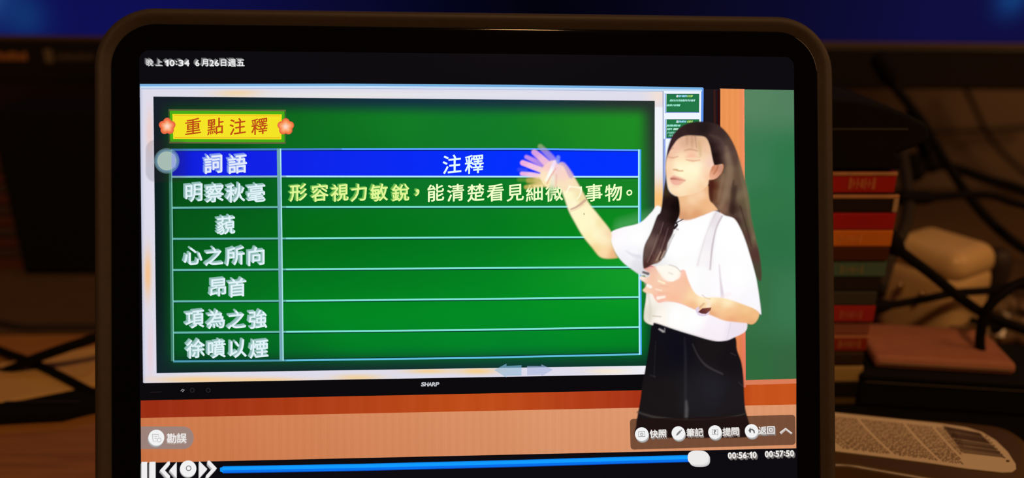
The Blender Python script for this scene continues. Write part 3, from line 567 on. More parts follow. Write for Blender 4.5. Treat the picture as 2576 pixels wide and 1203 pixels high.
k.line([(1655, 750), (1671, 747)], [9, 6], (255, 246, 232), 2.5, .9); k.line([(1660, 719), (1680, 722)], 3, (238, 176, 150), 2, .5); k.line([(1656, 738), (1682, 738)], 3, (238, 176, 146), 2.5, .5)
k.line([(1630, 719), (1636, 722)], 8, (253, 250, 244), 2.2, .9); k.line([(1618, 685), (1630, 689)], [6, 7], (74, 48, 38), 2, .85)
k.line([(1626, 669), (1642, 671)], 3, (196, 92, 110), 1.8, .6); k.line([(1655, 760), (1700, 760), (1750, 779), (1790, 793)], 2.5, (244, 190, 180), 1.8, .6)
k.out('person', 15.4, 'fair-skinned teacher in the video with eyes closed, one arm raised to the board')
# hair
k = Canvas(1606, 298, 1926, 716, 1.5)
outer = [(1662, 530), (1669, 478), (1674, 440), (1675, 404), (1680, 372), (1692, 341), (1712, 320), (1736, 309), (1768, 306), (1803, 313), (1827, 333), (1843, 358), (1855, 387), (1866, 427), (1876, 464), (1884, 506), (1889, 548), (1900, 596), (1910, 640), (1915, 680), (1914, 706), (1904, 700), (1889, 652), (1876, 610), (1862, 575), (1846, 550), (1822, 542), (1808, 530), (1795, 515), (1784, 500), (1782, 456), (1792, 453), (1806, 446), (1817, 430), (1818, 414), (1798, 415), (1791, 395), (1785, 366), (1774, 346), (1752, 342), (1724, 342), (1705, 351), (1692, 368), (1683, 384), (1676, 404), (1675, 430), (1679, 468), (1686, 484), (1697, 492), (1706, 497), (1710, 520), (1709, 542), (1699, 565), (1692, 588), (1680, 612), (1676, 632), (1666, 652), (1655, 662), (1642, 666), (1622, 676), (1617, 668), (1617, 640), (1622, 615), (1637, 585), (1652, 545)]
hc = [(1769, 322, (34, 24, 26)), (1740, 322, (44, 30, 30)), (1715, 335, (50, 34, 34)), (1690, 352, (58, 36, 40)), (1680, 385, (56, 22, 40)), (1810, 335, (58, 42, 40)), (1800, 352, (70, 52, 50)), (1832, 362, (84, 62, 54)), (1790, 365, (30, 14, 16)), (1800, 390, (26, 12, 14)), (1802, 408, (30, 14, 14)), (1820, 372, (84, 64, 60)), (1828, 395, (110, 88, 78)), (1845, 400, (88, 64, 54)), (1835, 430, (116, 94, 74)), (1855, 440, (104, 80, 62)),
      (1820, 455, (128, 100, 78)), (1792, 470, (82, 34, 20)), (1798, 492, (96, 54, 36)), (1810, 490, (132, 102, 78)), (1830, 490, (124, 98, 76)), (1846, 480, (82, 62, 50)), (1862, 490, (124, 106, 82)), (1875, 510, (98, 88, 62)), (1820, 525, (132, 98, 78)), (1845, 525, (58, 38, 32)), (1865, 545, (108, 88, 72)), (1880, 560, (92, 82, 58)), (1855, 555, (60, 36, 36)), (1880, 600, (82, 52, 48)), (1895, 600, (112, 98, 72)), (1902, 640, (84, 54, 48)), (1908, 680, (76, 66, 50)),
      (1672, 480, (60, 46, 26)), (1680, 510, (30, 16, 16)), (1700, 520, (14, 6, 8)), (1695, 550, (24, 12, 12)), (1670, 540, (44, 28, 30)), (1655, 570, (70, 50, 50)), (1675, 580, (52, 32, 34)), (1640, 610, (112, 88, 82)), (1665, 615, (74, 48, 48)), (1625, 640, (96, 76, 70)), (1640, 650, (80, 44, 44)), (1660, 640, (104, 76, 70)), (1655, 660, (150, 124, 102)), (1630, 668, (70, 38, 34))]
k.poly(outer, hc, 2.6, 1, 4)
k.line([(1858, 400), (1868, 450), (1878, 500), (1884, 545), (1896, 600)], [6, 10, 10, 8, 6], (140, 126, 94), 5, .4)
k.line([(1826, 372), (1834, 410), (1834, 450), (1824, 490), (1812, 522)], [8, 16, 18, 16, 9], (150, 124, 100), 7, .55)
k.line([(1820, 440), (1812, 475), (1806, 505)], [6, 8, 6], (146, 116, 90), 5, .5)
k.line([(1790, 460), (1788, 485), (1790, 504)], [8, 10, 6], (66, 26, 20), 4, .6)
k.line([(1850, 470), (1846, 505), (1842, 535)], [5, 9, 10], (46, 28, 26), 5, .5)
k.line([(1845, 455), (1842, 490), (1838, 530)], [3, 8, 8], (52, 34, 28), 4, .5); k.line([(1862, 520), (1874, 560), (1890, 620)], [4, 4, 3], (52, 32, 30), 3, .5)
k.line([(1776, 340), (1790, 352), (1800, 380)], 6, (50, 34, 34), 4, .4); k.line([(1786, 340), (1812, 352), (1826, 380)], [4, 8, 8], (96, 76, 68), 5, .4)
for a_, b_ in (((1668, 560), (1640, 640)), ((1680, 575), (1652, 655)), ((1655, 590), (1628, 660)), ((1690, 590), (1664, 648))):
    k.line([a_, ((a_[0]+b_[0])/2+2, (a_[1]+b_[1])/2), b_], [2, 3, 2], (146, 118, 106), 2, .5); k.line([(a_[0]+5, a_[1]), (b_[0]+6, b_[1])], [2, 2.5], (44, 24, 24), 2, .5)
k.line([(1663, 650), (1672, 632)], 3, (214, 196, 170), 2, .6); k.line([(1651, 655), (1662, 634)], 3, (196, 172, 146), 2, .6)
k.out('hair', 16.2, 'long straight dark-brown hair of the teacher in the video')
# clip microphone and wrist watch
k = Canvas(1686, 545, 1722, 584, 1)
k.line([(1718, 552), (1706, 558), (1698, 562)], [2, 3, 3], (50, 32, 40), 1.2); k.line([(1698, 560), (1703, 566), (1696, 574)], [4, 5, 7], (40, 26, 34), 1.5); k.line([(1701, 576), (1706, 578)], 4, (196, 182, 184), 1.6, .8)
k.out('clip_microphone', 16.8, 'tiny black clip-on microphone at the neckline')
k = Canvas(1742, 735, 1800, 802, 1)
k.line([(1766, 742), (1776, 750), (1786, 752)], 2, (206, 160, 122), 1.5, .6); k.line([(1777, 754), (1784, 762), (1780, 772)], [6, 10, 10], (252, 232, 206), 2, .8)
k.line([(1770, 764), (1758, 776)], 5, (206, 152, 112), 2, .6); k.poly([(1749, 779), (1758, 772), (1762, 784), (1784, 784), (1780, 792), (1770, 796), (1756, 793)], (224, 208, 232), 1.6, .9, 3)
k.poly([(1756, 785), (1766, 776), (1789, 774), (1787, 781), (1775, 790), (1765, 789)], [(1765, 785, (86, 34, 40)), (1783, 778, (140, 82, 64)), (1770, 780, (110, 56, 52))], 1.4, 1, 0)
k.out('wrist_watch', 16.8, 'wrist watch with a dark face on the lower arm')

# ------------------------------------------------------------------ player controls over the video
def rounded_quad(q, r, n=6):
    out = []; q = [np.array(p, float) for p in q]; N = len(q)
    for i in range(N):
        p = q[i]; a = q[i-1]-p; b = q[(i+1) % N]-p; a = a/np.hypot(*a); b = b/np.hypot(*b); p0 = p+a*r; p1 = p+b*r
        for k_ in range(n+1):
            t = k_/n; out.append(tuple(p0*(1-t)**2+2*p*t*(1-t)+p1*t*t))
    return out
poly('toolbar', rounded_quad([(1584, 1054), (2000, 1043.5), (2001, 1119), (1586, 1131.5)], 10), (32, 17, 16), 18, alpha=.76, label='rounded translucent brown toolbar')
poly('corner_pill', [(355, 1073)]+[(462+26*math.sin(a), 1101.5-28.5*math.cos(a)) for a in np.linspace(0, math.pi, 14)]+[(355, 1130)], (140, 132, 130), 18, alpha=.80, label='grey rounded pill button')
W_, W2, W3 = (242, 242, 242), (214, 212, 212), (150, 148, 150)
def knob(cx_, cy_, r, dx, dy, label, z=19):
    for t_ in (3, 2, 1): poly('button_edge', circ(cx_+dx*t_/3, cy_+dy*t_/3, r), tuple(int(v) for v in np.array(W2)*(1-t_*.10)), z-.2*t_)
    poly('round_button', circ(cx_, cy_, r), W_, z, label=label)
knob(1614, 1092, 17, 2, 5, 'round white camera button'); knob(1706, 1089.5, 17, 2, 5, 'round white pencil button'); knob(1798, 1087, 17, 2, 5, 'round white question button'); knob(1890, 1084, 17, 2, 5, 'round white return button'); knob(394, 1101, 20, -2, 5, 'round white document button'); knob(474, 1179, 20.5, -1, 3, 'round white stop button')
G_ = (128, 128, 130)
strokes('button_icon', [([(1606, 1086), (1621.5, 1085.5), (1622, 1098), (1606, 1098.5)], 1.5, G_, True), (circ(1614, 1092.5, 3, 14), 1.5, G_, True)], 20)
strokes('button_icon', [([(1701, 1096), (1704, 1092), (1712, 1084)], [1.5, 5, 5], G_), ([(1713, 1083), (1714.5, 1081.5)], 4, (90, 90, 90))], 20)
strokes('button_icon', [([(1791, 1081), (1805, 1080.5), (1805, 1095), (1801, 1092.5), (1792, 1093)], 1.4, G_, True)], 20)
write('button_icon', [('?', 1798, 1086.5, 4.5, 8)], (100, 100, 100), 20, .02)
strokes('button_icon', [([(1883, 1083), (1891, 1080), (1896, 1084), (1897, 1090)], [2, 4, 4, 3], (100, 100, 102)), ([(1888, 1076), (1883, 1083), (1888, 1089)], [1, 2, 1], (100, 100, 102)), ([(1886.5, 1078), (1886.5, 1088)], 4, (100, 100, 102))], 20)
strokes('button_icon', [([(384, 1093), (399, 1093), (400, 1099)], 1.5, (176, 176, 178)), ([(384, 1093), (386, 1110), (394, 1110)], 1.5, (176, 176, 178)), ([(389, 1098), (396, 1098)], 1.4, (186, 186, 188)), ([(389, 1103), (395, 1103)], 1.4, (186, 186, 188)), (circ(401, 1107, 5, 14), 1.4, (176, 176, 178), True)], 20)
strokes('button_icon', [(circ(475, 1178, 6, 20), 2.2, (122, 122, 126), True)], 20)
GT_ = (3, 5, 4, ((168, 158, 154), (120, 108, 104)))
for txt, cx_, cy_, dark in (('快照', 1655, 1091, 1), ('筆記', 1747, 1087.5, 1), ('提問', 1838, 1085.5, 1), ('返回', 1928, 1082.5, 1), ('勘誤', 445, 1102, 0)):
    sz = 20 if dark else 24
    write('button_text', [(txt[0], cx_-sz*.53, cy_+.4, sz, sz), (txt[1], cx_+sz*.53, cy_-.4, sz, sz)], (236, 234, 232), 20, .012, ghost=GT_ if dark else (-2, 4, 3, ((196, 182, 176), (170, 150, 142))), kai=.0001 if not dark else .02)
strokes('arrow_up', [([(1963, 1091), (1976, 1080), (1991.5, 1091)], 5, (196, 186, 182))], 20, 'grey upward chevron at the toolbar end')
strokes('arrow_up', [([(1961.5, 1088.5), (1975.5, 1077.5), (1990, 1089)], 3, (226, 220, 216))], 20.3)
# transport buttons and seek bar
def shp(name, pts, label=None):
    for t_ in (3, 2, 1): poly(name+'_edge', [(p[0]-1.2*t_/3*2, p[1]+2.4*t_/3*2) for p in pts], tuple(int(v) for v in np.array(W2)*(1-t_*.10)), 19-.2*t_)
    poly(name, pts, (240, 238, 238), 19, label=label)
shp('pause_bar', [(357, 1162), (371, 1162), (371, 1204), (357, 1204)], 'white bar of the pause sign'); shp('pause_bar', [(377, 1162), (392, 1161.5), (392, 1204), (377, 1204)])
shp('rewind_sign', [(403, 1183), (423, 1161), (428, 1161), (428, 1168), (415, 1183), (428, 1197), (428, 1203), (421, 1203)], 'white rewind chevron'); shp('rewind_sign', [(427, 1183), (445, 1162), (445, 1203)])
shp('forward_sign', [(502, 1160), (522, 1180), (502, 1202)], 'white fast-forward triangle'); shp('forward_sign', [(523, 1159), (528, 1159), (546, 1178), (524, 1202), (519, 1202), (519, 1196), (534, 1179), (523, 1167)])
sk = [(561, 1181.5), (900, 1175.5), (1300, 1165.5), (1660, 1155), (1742, 1153)]
def off_(d): return [(p[0], p[1]+d) for p in sk]
strokes('seek_bar', [(off_(-3.2), 10, (16, 156, 255)), (off_(4.8), 6, (6, 112, 236)), (off_(-7.2), 2.5, (10, 120, 220)), ([(554, 1181.5), (562, 1181.5)], [9, 15], (14, 146, 250))], 18.5, 'bright blue played part of the seek bar')
strokes('seek_bar_shade', [(off_(8.4), 2.5, (4, 70, 176))], 18.3)
def sup(cx_, cy_, a, b, n=36, e=.72): return [(cx_+a*abs(math.cos(t))**e*math.copysign(1, math.cos(t)), cy_+b*abs(math.sin(t))**e*math.copysign(1, math.sin(t))) for t in [2*math.pi*q/n for q in range(n)]]
for t_ in (3, 2, 1): poly('seek_knob_edge', sup(1757+t_, 1152+1.6*t_, 26, 18), (236-16*t_,)*3, 19-.2*t_)
poly('seek_knob', sup(1755.5, 1151, 26, 17.5), (236, 235, 234), 19, label='white oval seek knob')
TG = (4, 4.5, 4, ((150, 146, 144), (96, 90, 88)))
write('time_text', digits('00:56:10', 1830, 1903, 1146, 15, 1144), (236, 232, 228), 19, .02, ghost=TG)
write('time_text', digits('00:57:50', 1923, 1997, 1142.5, 15, 1140), (236, 232, 228), 19, .02, ghost=TG)

# ------------------------------------------------------------------ monitor behind
mon = empty('monitor', (0, .555, .12)); mon.rotation_euler = (0, math.radians(.45), 0)
tag(mon, 'wide monitor with a dark blue picture standing behind the tablet', 'monitor')
zc = H-.555*math.tan(PITCH-math.atan((CY-213)/F))  # bottom of the monitor frame
zs = H-.555*math.tan(PITCH-math.atan((CY-94)/F))   # bottom of the lit picture
zb, zl = zc-.12, zs-.12
M_bez = mat('monitor_bezel', (.010, .009, .009), .38, spec=.4, var=.1)
boxobj('back_shell', (-.46, .46, .004, .035, zb+.002, zb+.42), M_bez, mon, .006)
boxobj('lower_frame', (-.47, .47, -.008, .006, zb, zl-.0030), M_bez, mon, .002)
boxobj('top_frame', (-.47, .47, -.008, .006, zl+.385, zl+.40), M_bez, mon, .002)
for sx in (-1, 1): boxobj('side_frame', (sx*.462-.008, sx*.462+.008, -.008, .006, zl-.002, zl+.386), M_bez, mon, .002)
boxobj('frame_highlight', (-.462, .462, -.0072, -.001, zl-.0036, zl-.0010), mat('frame_highlight_tint', (.10, .06, .03), .4, var=.1), mon, .0005)  # paler brown strip stands in for the highlight along the lower frame
nx, ny = 180, 60; u = np.linspace(-.455, .455, nx); v = np.linspace(zl-.0008, zl+.386, ny); U, Vv = np.meshgrid(u, v[::-1])
P = np.stack([U, np.full(U.shape, -.002), Vv], -1); me, _ = gridmesh(P)
hgt = Vv-zl; mixx = np.clip(np.abs(U-.02)/.26, 0, 1)[..., None]
cc = np.array([2, 2, 12.])*(1-mixx)+np.where((U < 0)[..., None], np.array([11, 14, 82.]), np.array([12, 12, 62.]))*mixx
for (bx, bz, s_, col) in ((-.345, .026, .018, (36, 80, 140)), (-.325, .012, .016, (14, 50, 110)), (.330, .028, .012, (16, 60, 120)), (-.1, .22, .07, (20, 40, 150)), (.1, .25, .08, (20, 60, 160))):
    g = np.exp(-((U-bx)**2+(hgt-bz)**2)/s_**2)[..., None]; cc = cc*(1-g)+np.array(col, float)*g
shown(me, cc.reshape(-1, 3)); o = link('monitor_screen', me, mon, M_em); o['label'] = 'dark blue lit picture'
# monitor foot
M_foot = mat('monitor_foot', (.012, .011, .011), .5, var=.1)
boxobj('neck', (-.03, .03, .012, .034, -.105, zb+.06), M_foot, mon, .004)
boxobj('foot', (-.09, .09, -.03, .08, -.1181, -.105), M_foot, mon, .004)
# blurred sticker print on the lower frame, left
def frame_mark(name, x0, x1, y0, y1, col, n, label):
    m = mat(name+'_ink', col, .5, var=.1); a = at(x0, (y0+y1)/2, .5465); b = at(x1, (y0+y1)/2, .5465); t = at(x0, y0, .5465).z; q = at(x0, y1, .5465).z; V, Fq = [], []
    for k_ in range(n):
        w1 = (b.x-a.x)/n; xx = a.x+k_*w1; vs_, fs_ = rbox(xx+w1*.12, xx+w1*.85, -.0005, 0, q, t-(.25*(t-q) if k_ % 3 == 1 else 0), .0001, 1); bb = len(V)
        V += [Vector((p[0], p[1]-.0082, p[2]-.12+p[0]*math.tan(math.radians(.45)))) for p in vs_]; Fq += [tuple(i+bb for i in f) for f in fs_]
    o = link(name, mesh(V, Fq), mon, m); o['label'] = label; return o
frame_mark('printed_marks', -40, 68, 131, 152, (.40, .17, .06), 9, 'orange print on the lower frame')
frame_mark('printed_badge', 108, 136, 124, 158, (.16, .13, .09), 1, 'round pale badge on the lower frame')
frame_mark('printed_letters', 140, 236, 134, 152, (.085, .065, .045), 9, 'small grey print on the lower frame')

# ------------------------------------------------------------------ stack of books at the right
BY = .330
books = [ # y0, y1 (spine), right x, colour, label, text colour, pages
 (434, 487, 2256, (.42, .012, .010), 'red book with gold spine lettering, topmost of the stack behind the tablet', (.52, .16, .06)),
 (489, 534, 2250, (.008, .006, .006), 'black book with pale page edges, second from the top of the stack', None),
 (535, 578, 2250, (.42, .008, .010), 'plain bright red book, third from the top of the stack', None),
 (579, 620, 2243, (.72, .21, .016), 'orange book with a worn pale spine, below the plain red book', (.78, .28, .05)),
 (621, 656, 2234, (.065, .014, .008), 'dark maroon book between the orange and the teal book', None),
 (657, 697, 2229, (.065, .16, .135), 'teal book with faded gold spine lettering', (.18, .20, .10)),
 (698, 733, 2214, (.006, .006, .006), 'black book directly below the teal book', None),
 (734, 768, 2204, (.038, .044, .042), 'charcoal grey book above the lower red book', None),
 (769, 809, 2199, (.40, .014, .014), 'red book with pale marks, below the charcoal book', (.45, .10, .06)),
 (810, 846, 2191, (.30, .10, .07), 'dusty pink-brown book between two red books', None),
 (847, 886, 2184, (.30, .022, .010), 'lowest red book, with an orange-tinted spine', (.40, .14, .05)),
 (887, 919, 2170, (.035, .020, .010), 'dark brown book above the beige one', None),
 (920, 958, 2167, (.46, .33, .13), 'beige book near the bottom of the stack', None),
 (959, 996, 2161, (.014, .010, .007), 'black book below the beige one', None),
 (997, 1019, 2156, (.13, .085, .012), 'thin olive book, second from the bottom of the stack', None),
 (1020, 1039, 2151, (.45, .20, .05), 'thin orange-tan book at the bottom of the stack, on the desk', None)]
M_page = mat('book_pages', (.46, .33, .20), .8, var=.15, scale=400)
zbot = 0.0
for i, (y0, y1, xr, col, lab, tcol) in enumerate(reversed(books)):
    z1 = at(2150, y0, BY).z; z0 = zbot; zbot = z1+.00015
    xright = at(xr, (y0+y1)/2, BY).x; wdt = .105+random.uniform(-.006, .006); dep = .085+random.uniform(-.006, .004); yy = BY+random.uniform(-.0012, .0012); h_ = z1-z0-.0001
    bk = empty('book', (xright-wdt/2, yy, z0+.0001)); tag(bk, lab, 'book', 'books stacked behind the tablet')
    mc = mat('book_cover', col, .42, var=.18, scale=60); ct = min(.0011, h_*.14)
    V, Fq = [], []
    for d in ((-wdt/2, wdt/2, 0, dep, 0, ct), (-wdt/2, wdt/2, 0, dep, h_-ct, h_), (-wdt/2, wdt/2, -.0002, .0016, .0001, h_-.0001)):
        vs_, fs_ = rbox(*d, r=.0004, seg=2); b = len(V); V += vs_; Fq += [tuple(q+b for q in f) for f in fs_]
    link('cover', mesh(V, Fq), bk, mc)
    boxobj('page_block', (-wdt/2+.002, wdt/2-.0015, .0014, dep-.002, ct, h_-ct), M_page, bk, .0003, 1)
    if i in (15, 14):   # pale worn edge along the top of the spine
        boxobj('page_edge', (-wdt/2, wdt/2+(.0012 if i == 14 else 0), -.0006, .001, h_-.0016, h_-.0001), mat('worn_edge', (.50, .26, .12), .7, var=.35, scale=120), bk, .0002, 1)
    if i == 14:
        boxobj('page_edge', (wdt/2-.001, wdt/2+.0012, -.0006, .001, .0003, h_-.001), M_page, bk, .0002, 1)
    if i == 5:
        boxobj('page_edge', (-wdt/2, wdt/2, -.0004, .001, h_-.0012, h_-.0001), mat('worn_edge', (.5, .22, .10), .7, var=.2), bk, .0002, 1)
    if tcol:
        mt = mat('spine_print', tcol, .5, var=.3, scale=300); V, Fq = [], []
        tx0, tx1 = {15: (2133, 2202), 10: (2110, 2170)}.get(i, (2108, 2165)); xx = at(tx0, y1, BY).x-bk.location.x; xe = at(tx1, y1, BY).x-bk.location.x; n_ = 7; w1 = (xe-xx)/n_
        for q in range(n_):
            hh = h_*(.20 if q % 2 else .26)
            for d in ((xx+q*w1, xx+q*w1+w1*.35, -.00035, .0001, h_*.46-hh, h_*.46+hh), (xx+q*w1+w1*.3, xx+q*w1+w1*.75, -.00035, .0001, h_*.46-hh*(.2 if q % 3 else 1), h_*.46+hh*(.2 if q % 3 else 1))):
                vs_, fs_ = rbox(*d, r=.00005, seg=1); b = len(V); V += vs_; Fq += [tuple(t+b for t in f) for f in fs_]
        link('spine_lettering', mesh(V, Fq), bk, mt)
ztop = zbot
# black device on top of the books
pts = [(1980, 430), (2268, 429), (2275, 400), (2262, 386), (2300, 374), (2340, 352), (2338, 316), (2290, 290), (2235, 268), (2160, 250), (1980, 236)]
F3 = [at(a, b, .3295) for a, b in pts]; V = [(p.x, .3295, max(p.z, ztop+.0002)) for p in F3]+[(p.x, .372, max(p.z, ztop+.0002)) for p in F3]; n = len(pts)
hb = empty('black_device', (F3[0].x+.05, .350, ztop+.0002)); tag(hb, 'black rounded device with a tapered end, resting on the topmost red book', 'device')
me = mesh([(a-hb.location.x, b-hb.location.y, c-hb.location.z) for a, b, c in V], [tuple(range(n))[::-1], tuple(range(n, 2*n))]+[(i, (i+1) % n, n+(i+1) % n, n+i) for i in range(n)])
o = link('body', me, hb, M_matte); bv = o.modifiers.new('b', 'BEVEL'); bv.width = .0022; bv.segments = 3; bv.limit_method = 'ANGLE'
boxobj('seam', (F3[0].x+.005-hb.location.x, F3[4].x-.004-hb.location.x, -.0209, -.0203, .018, .0186), mat('seam_grey', (.03, .028, .026), .5), hb, .0002, 1)

# ------------------------------------------------------------------ black box with a brown case on it
bz = -.0024+H-.327*math.tan(PITCH+math.atan((940-CY)/F)); x0 = at(2168, 940, .327).x
bb = empty('storage_box', (x0, .327, .0024), (0, 0, math.radians(-7))); tag(bb, 'low black box behind the printed packet, beside the books', 'box')
o = boxobj('box_body', (0, .19, 0, .040, .0002, bz-.003), M_matte, bb, .0015); boxobj('lid', (-.0005, .1905, -.0006, .0405, bz-.0032, bz), M_matte, bb, .0012)
boxobj('lid_seam', (.002, .188, -.0009, -.0004, bz-.0041, bz-.0036), mat('seam_grey', (.05, .04, .03), .5), bb, .0001, 1)
x1 = at(2172, 925, .34).x; x2 = at(2500, 925, .34).x
cs = empty('pencil_case', ((x1+x2)/2+.002, .340, bz+.0024), (0, 0, math.radians(-7))); tag(cs, 'flat pinkish-brown case lying on top of the low black box', 'case')
hw = (x2-x1)/2; boxobj('case_body', (-hw, hw, -.012, .026, .0001, .0060), mat('case_leather', (.42, .17, .11), .6, var=.15, bump=.3, scale=200), cs, .0022)
boxobj('zip', (-hw+.003, hw-.003, -.0124, -.0116, .0026, .0033), mat('zip_metal', (.20, .14, .08), .4, metal=.6), cs, .0002, 1)

mp_ = boxobj('added_dark_pad', (.128, .34, .268, .334, .0001, .0024), mat('added_dark_cloth', (.006, .006, .006), .95, spec=.05, var=.2, scale=200, bump=.2), None, .0008, 2); tag(mp_, 'thin black pad added to darken the desk between the printed packet and the low black box', 'pad')  # added black sheet, darkens the gap between packet and box
# ------------------------------------------------------------------ white power adapter
ax = at(2338, 880, .395).x; ad = empty('power_adapter', (ax, .402, bz*0+.0)); tag(ad, 'off-white rounded power adapter standing among black cables', 'adapter')
M_white = mat('cream_plastic', (.72, .52, .26), .38, var=.05)
zt = H-.395*math.tan(PITCH+math.atan((612-CY)/F)); hw = 95/F*.47
vs, fs = rbox(-hw, hw, -.020, .020, .0003, zt-.010, .010, 5); ad.rotation_euler = (0, 0, math.radians(-58))
link('adapter_body', mesh(vs, fs), ad, M_white, True)
vs, fs = rbox(-hw*.98, hw*.98, -.0195, .0195, zt-.0185, zt, .0088, 5)
link('adapter_cap', mesh(vs, fs), ad, M_white, True)
vs, fs = rbox(-hw*1.005, hw*1.005, -.0203, .0203, zt-.0112, zt-.0102, .0004, 1)
boxobj('seam', (-hw*1.01, hw*1.01, -.0203, .0203, zt-.0190, zt-.0180), mat('seam_brown', (.22, .12, .06), .6), ad, .010, 4) if False else None
for sx in (-.006, .006): boxobj('prong', (sx-.0008, sx+.0008, -.0235, -.0195, .030, .036), mat('prong_metal', (.5, .4, .25), .3, metal=1), ad, .0004, 1)
# dark plug head to its right
pc = at(2508, 668, .43); pr = 33/F*.47
pk = empty('cable_plug', (pc.x, .43, 0)); tag(pk, 'dark round-topped plug standing right of the white adapter', 'plug')
P = [(0, 0, .0003), (0, 0, .004), (0, 0, pc.z-.016), (0, 0, pc.z-.006), (0, 0, pc.z+.001), (0, 0, pc.z+.006), (0, 0, pc.z+.0095), (0, 0, pc.z+.0108)]
vs, fs = tube_geo(P, [pr*.8, pr*.85, pr*.88, pr, pr, pr*.9, pr*.62, pr*.2], 20); link('plug_body', mesh(vs, fs), pk, mat('plug_rubber', (.030, .020, .020), .6), True)
vs, fs = tube_geo([(0, 0, pc.z-.0145), (0, 0, pc.z-.0125)], [pr*1.04]*2, 20); link('grip_ring', mesh(vs, fs), pk, M_cable, True)

for nm, (cx_, cy_, Yc), (rx_, ry_, rz_), lab in (('wrapper', (2438, 830, .372), (.016, .009, .011), 'crumpled pale plastic wrapper in front of the dark plug, beside the adapter'), ('wrapper', (2550, 790, .395), (.024, .012, .013), 'larger crumpled brownish wrapper at the right edge of the desk')):
    p_ = at(cx_, cy_, Yc); wr = empty(nm, (p_.x, Yc, .0002)); tag(wr, lab, 'wrapper'); V, Fq = [], []; rr = random.Random(int(cx_)); nu, nv = 22, 12
    for j in range(nv+1):
        for i in range(nu):
            th = math.pi*j/nv; ph = 2*math.pi*i/nu; k_ = 1 if j in (0, nv) else .72+.45*rr.random(); V.append((rx_*k_*math.sin(th)*math.cos(ph), ry_*k_*math.sin(th)*math.sin(ph), rz_+max(-rz_, rz_*k_*math.cos(th))))
    for j in range(nv):
        for i in range(nu): Fq.append((j*nu+i, (j+1)*nu+i, (j+1)*nu+(i+1) % nu, j*nu+(i+1) % nu))
    link('crumpled_sheet', mesh(V, Fq), wr, mat('wrapper_film', (.42, .30, .17) if cx_ < 2500 else (.20, .14, .09), .25, var=.3, scale=90))
# ------------------------------------------------------------------ cables
def cable(pts, wd, label, m=M_cable, ends=True, group=None):
    W = [at(*p) for p in pts]
    if pts[-1][0] >= 2590 and pts[-1][2] < .6:      # beyond the picture the cables come down onto the desk
        e = W[-1]; W += [Vector((e.x+.035, e.y+.010, max(.004, e.z*.55))), Vector((e.x+.075, e.y+.014, .004)), Vector((e.x+.13, e.y+.03, .004))]
    if pts[0][0] <= -40:
        e = W[0]; W = [Vector((e.x-.11, e.y+.03, .004)), Vector((e.x-.05, e.y+.012, .004))]+W
    S = spline([tuple(p) for p in W], 10)
    c = S[0]; r = wd/2/F*(np.mean([p[2] for p in pts])*1.06)
    S[:, 2] = np.maximum(S[:, 2], r+.0003)
    root = empty('cable', tuple(S[0])); tag(root, label, 'cable', group)
    vs, fs = tube_geo(S-S[0], r, 10); link('cord', mesh(vs, fs), root, m, True)
    if ends:
        d = (S[1]-S[0]); d = d/np.linalg.norm(d); vs, fs = tube_geo([-d*.012, -d*.010, d*.004, d*.009], [r*1.5, r*1.9, r*1.9, r*1.1], 12); link('connector', mesh(vs, fs), root, M_cable, True)
    return root
cable([(2228, 180, .50), (2246, 212, .50), (2313, 297, .49), (2340, 340, .48), (2375, 400, .47), (2442, 500, .45), (2510, 575, .44), (2590, 636, .43)], 23, 'black cable running diagonally from the monitor down to the right edge')
cable([(2330, 412, .49), (2400, 422, .49), (2480, 450, .48), (2600, 492, .47)], 24, 'thick black cable crossing the wall above the white adapter')
cable([(2312, 497, .42), (2360, 496, .42), (2430, 490, .42), (2492, 492, .42), (2540, 508, .42), (2600, 534, .42)], 19, 'black cable arching level just above the white adapter')
cable([(2236, 604, .350), (2262, 630, .350), (2342, 690, .352), (2408, 744, .354), (2475, 790, .358), (2530, 812, .36), (2600, 836, .36)], 27, 'thick black cable lying diagonally in front of the white adapter')
cable([(2196, 772, .365), (2250, 766, .365), (2320, 754, .365), (2400, 738, .366), (2480, 732, .37), (2600, 722, .37)], 21, 'black cable crossing level in front of the dark plug')
cable([(2640, 690, .345), (2566, 712, .345), (2520, 740, .343), (2486, 774, .342), (2471, 815, .341), (2466, 872, .340), (2486, 920, .338), (2520, 946, .336), (2600, 962, .335)], 25, 'black cable curling down in a loop onto the low black box', ends=False)
cable([(2478, 822, .385), (2530, 838, .388), (2600, 862, .392)], 16, 'thin black cable ending at the right edge under the loop')
cable([(2262, 340, .49), (2272, 400, .46), (2284, 480, .43), (2284, 540, .41), (2268, 590, .395), (2238, 650, .385), (2210, 740, .37)], 30, 'thick dark brown cable hanging beside the books', M_cable2)
cable([(2300, 330, .50), (2330, 380, .49), (2310, 430, .485), (2296, 442, .48)], 36, 'short thick black lead bent behind the black device')
cable([(2424, 214, .685), (2452, 270, .685), (2478, 325, .685), (2520, 382, .685), (2600, 455, .685)], 11, 'thin brown cable hanging diagonally on the wall', M_cable2, False)
cable([(2340, 330, .69), (2400, 330, .69), (2480, 328, .69), (2600, 320, .69)], 10, 'thin brown line running level along the wall', M_cable2, False)  # added tube draws the faint level line across the wall
# left side
cable([(-40, 946, .36), (20, 932, .358), (77, 907, .356), (151, 880, .355), (235, 852, .36), (300, 828, .37)], 27, 'thick black cable rising from the left edge over the tan envelope')
cable([(-40, 872, .385), (20, 890, .375), (84, 914, .362), (151, 946, .350), (231, 988, .335), (290, 1012, .33)], 24, 'black cable sloping down to the right across the tan envelope')
cable([(-40, 838, .42), (60, 850, .41), (150, 842, .41), (260, 822, .41)], 20, 'black cable lying flat behind the tan envelope', M_cable2)

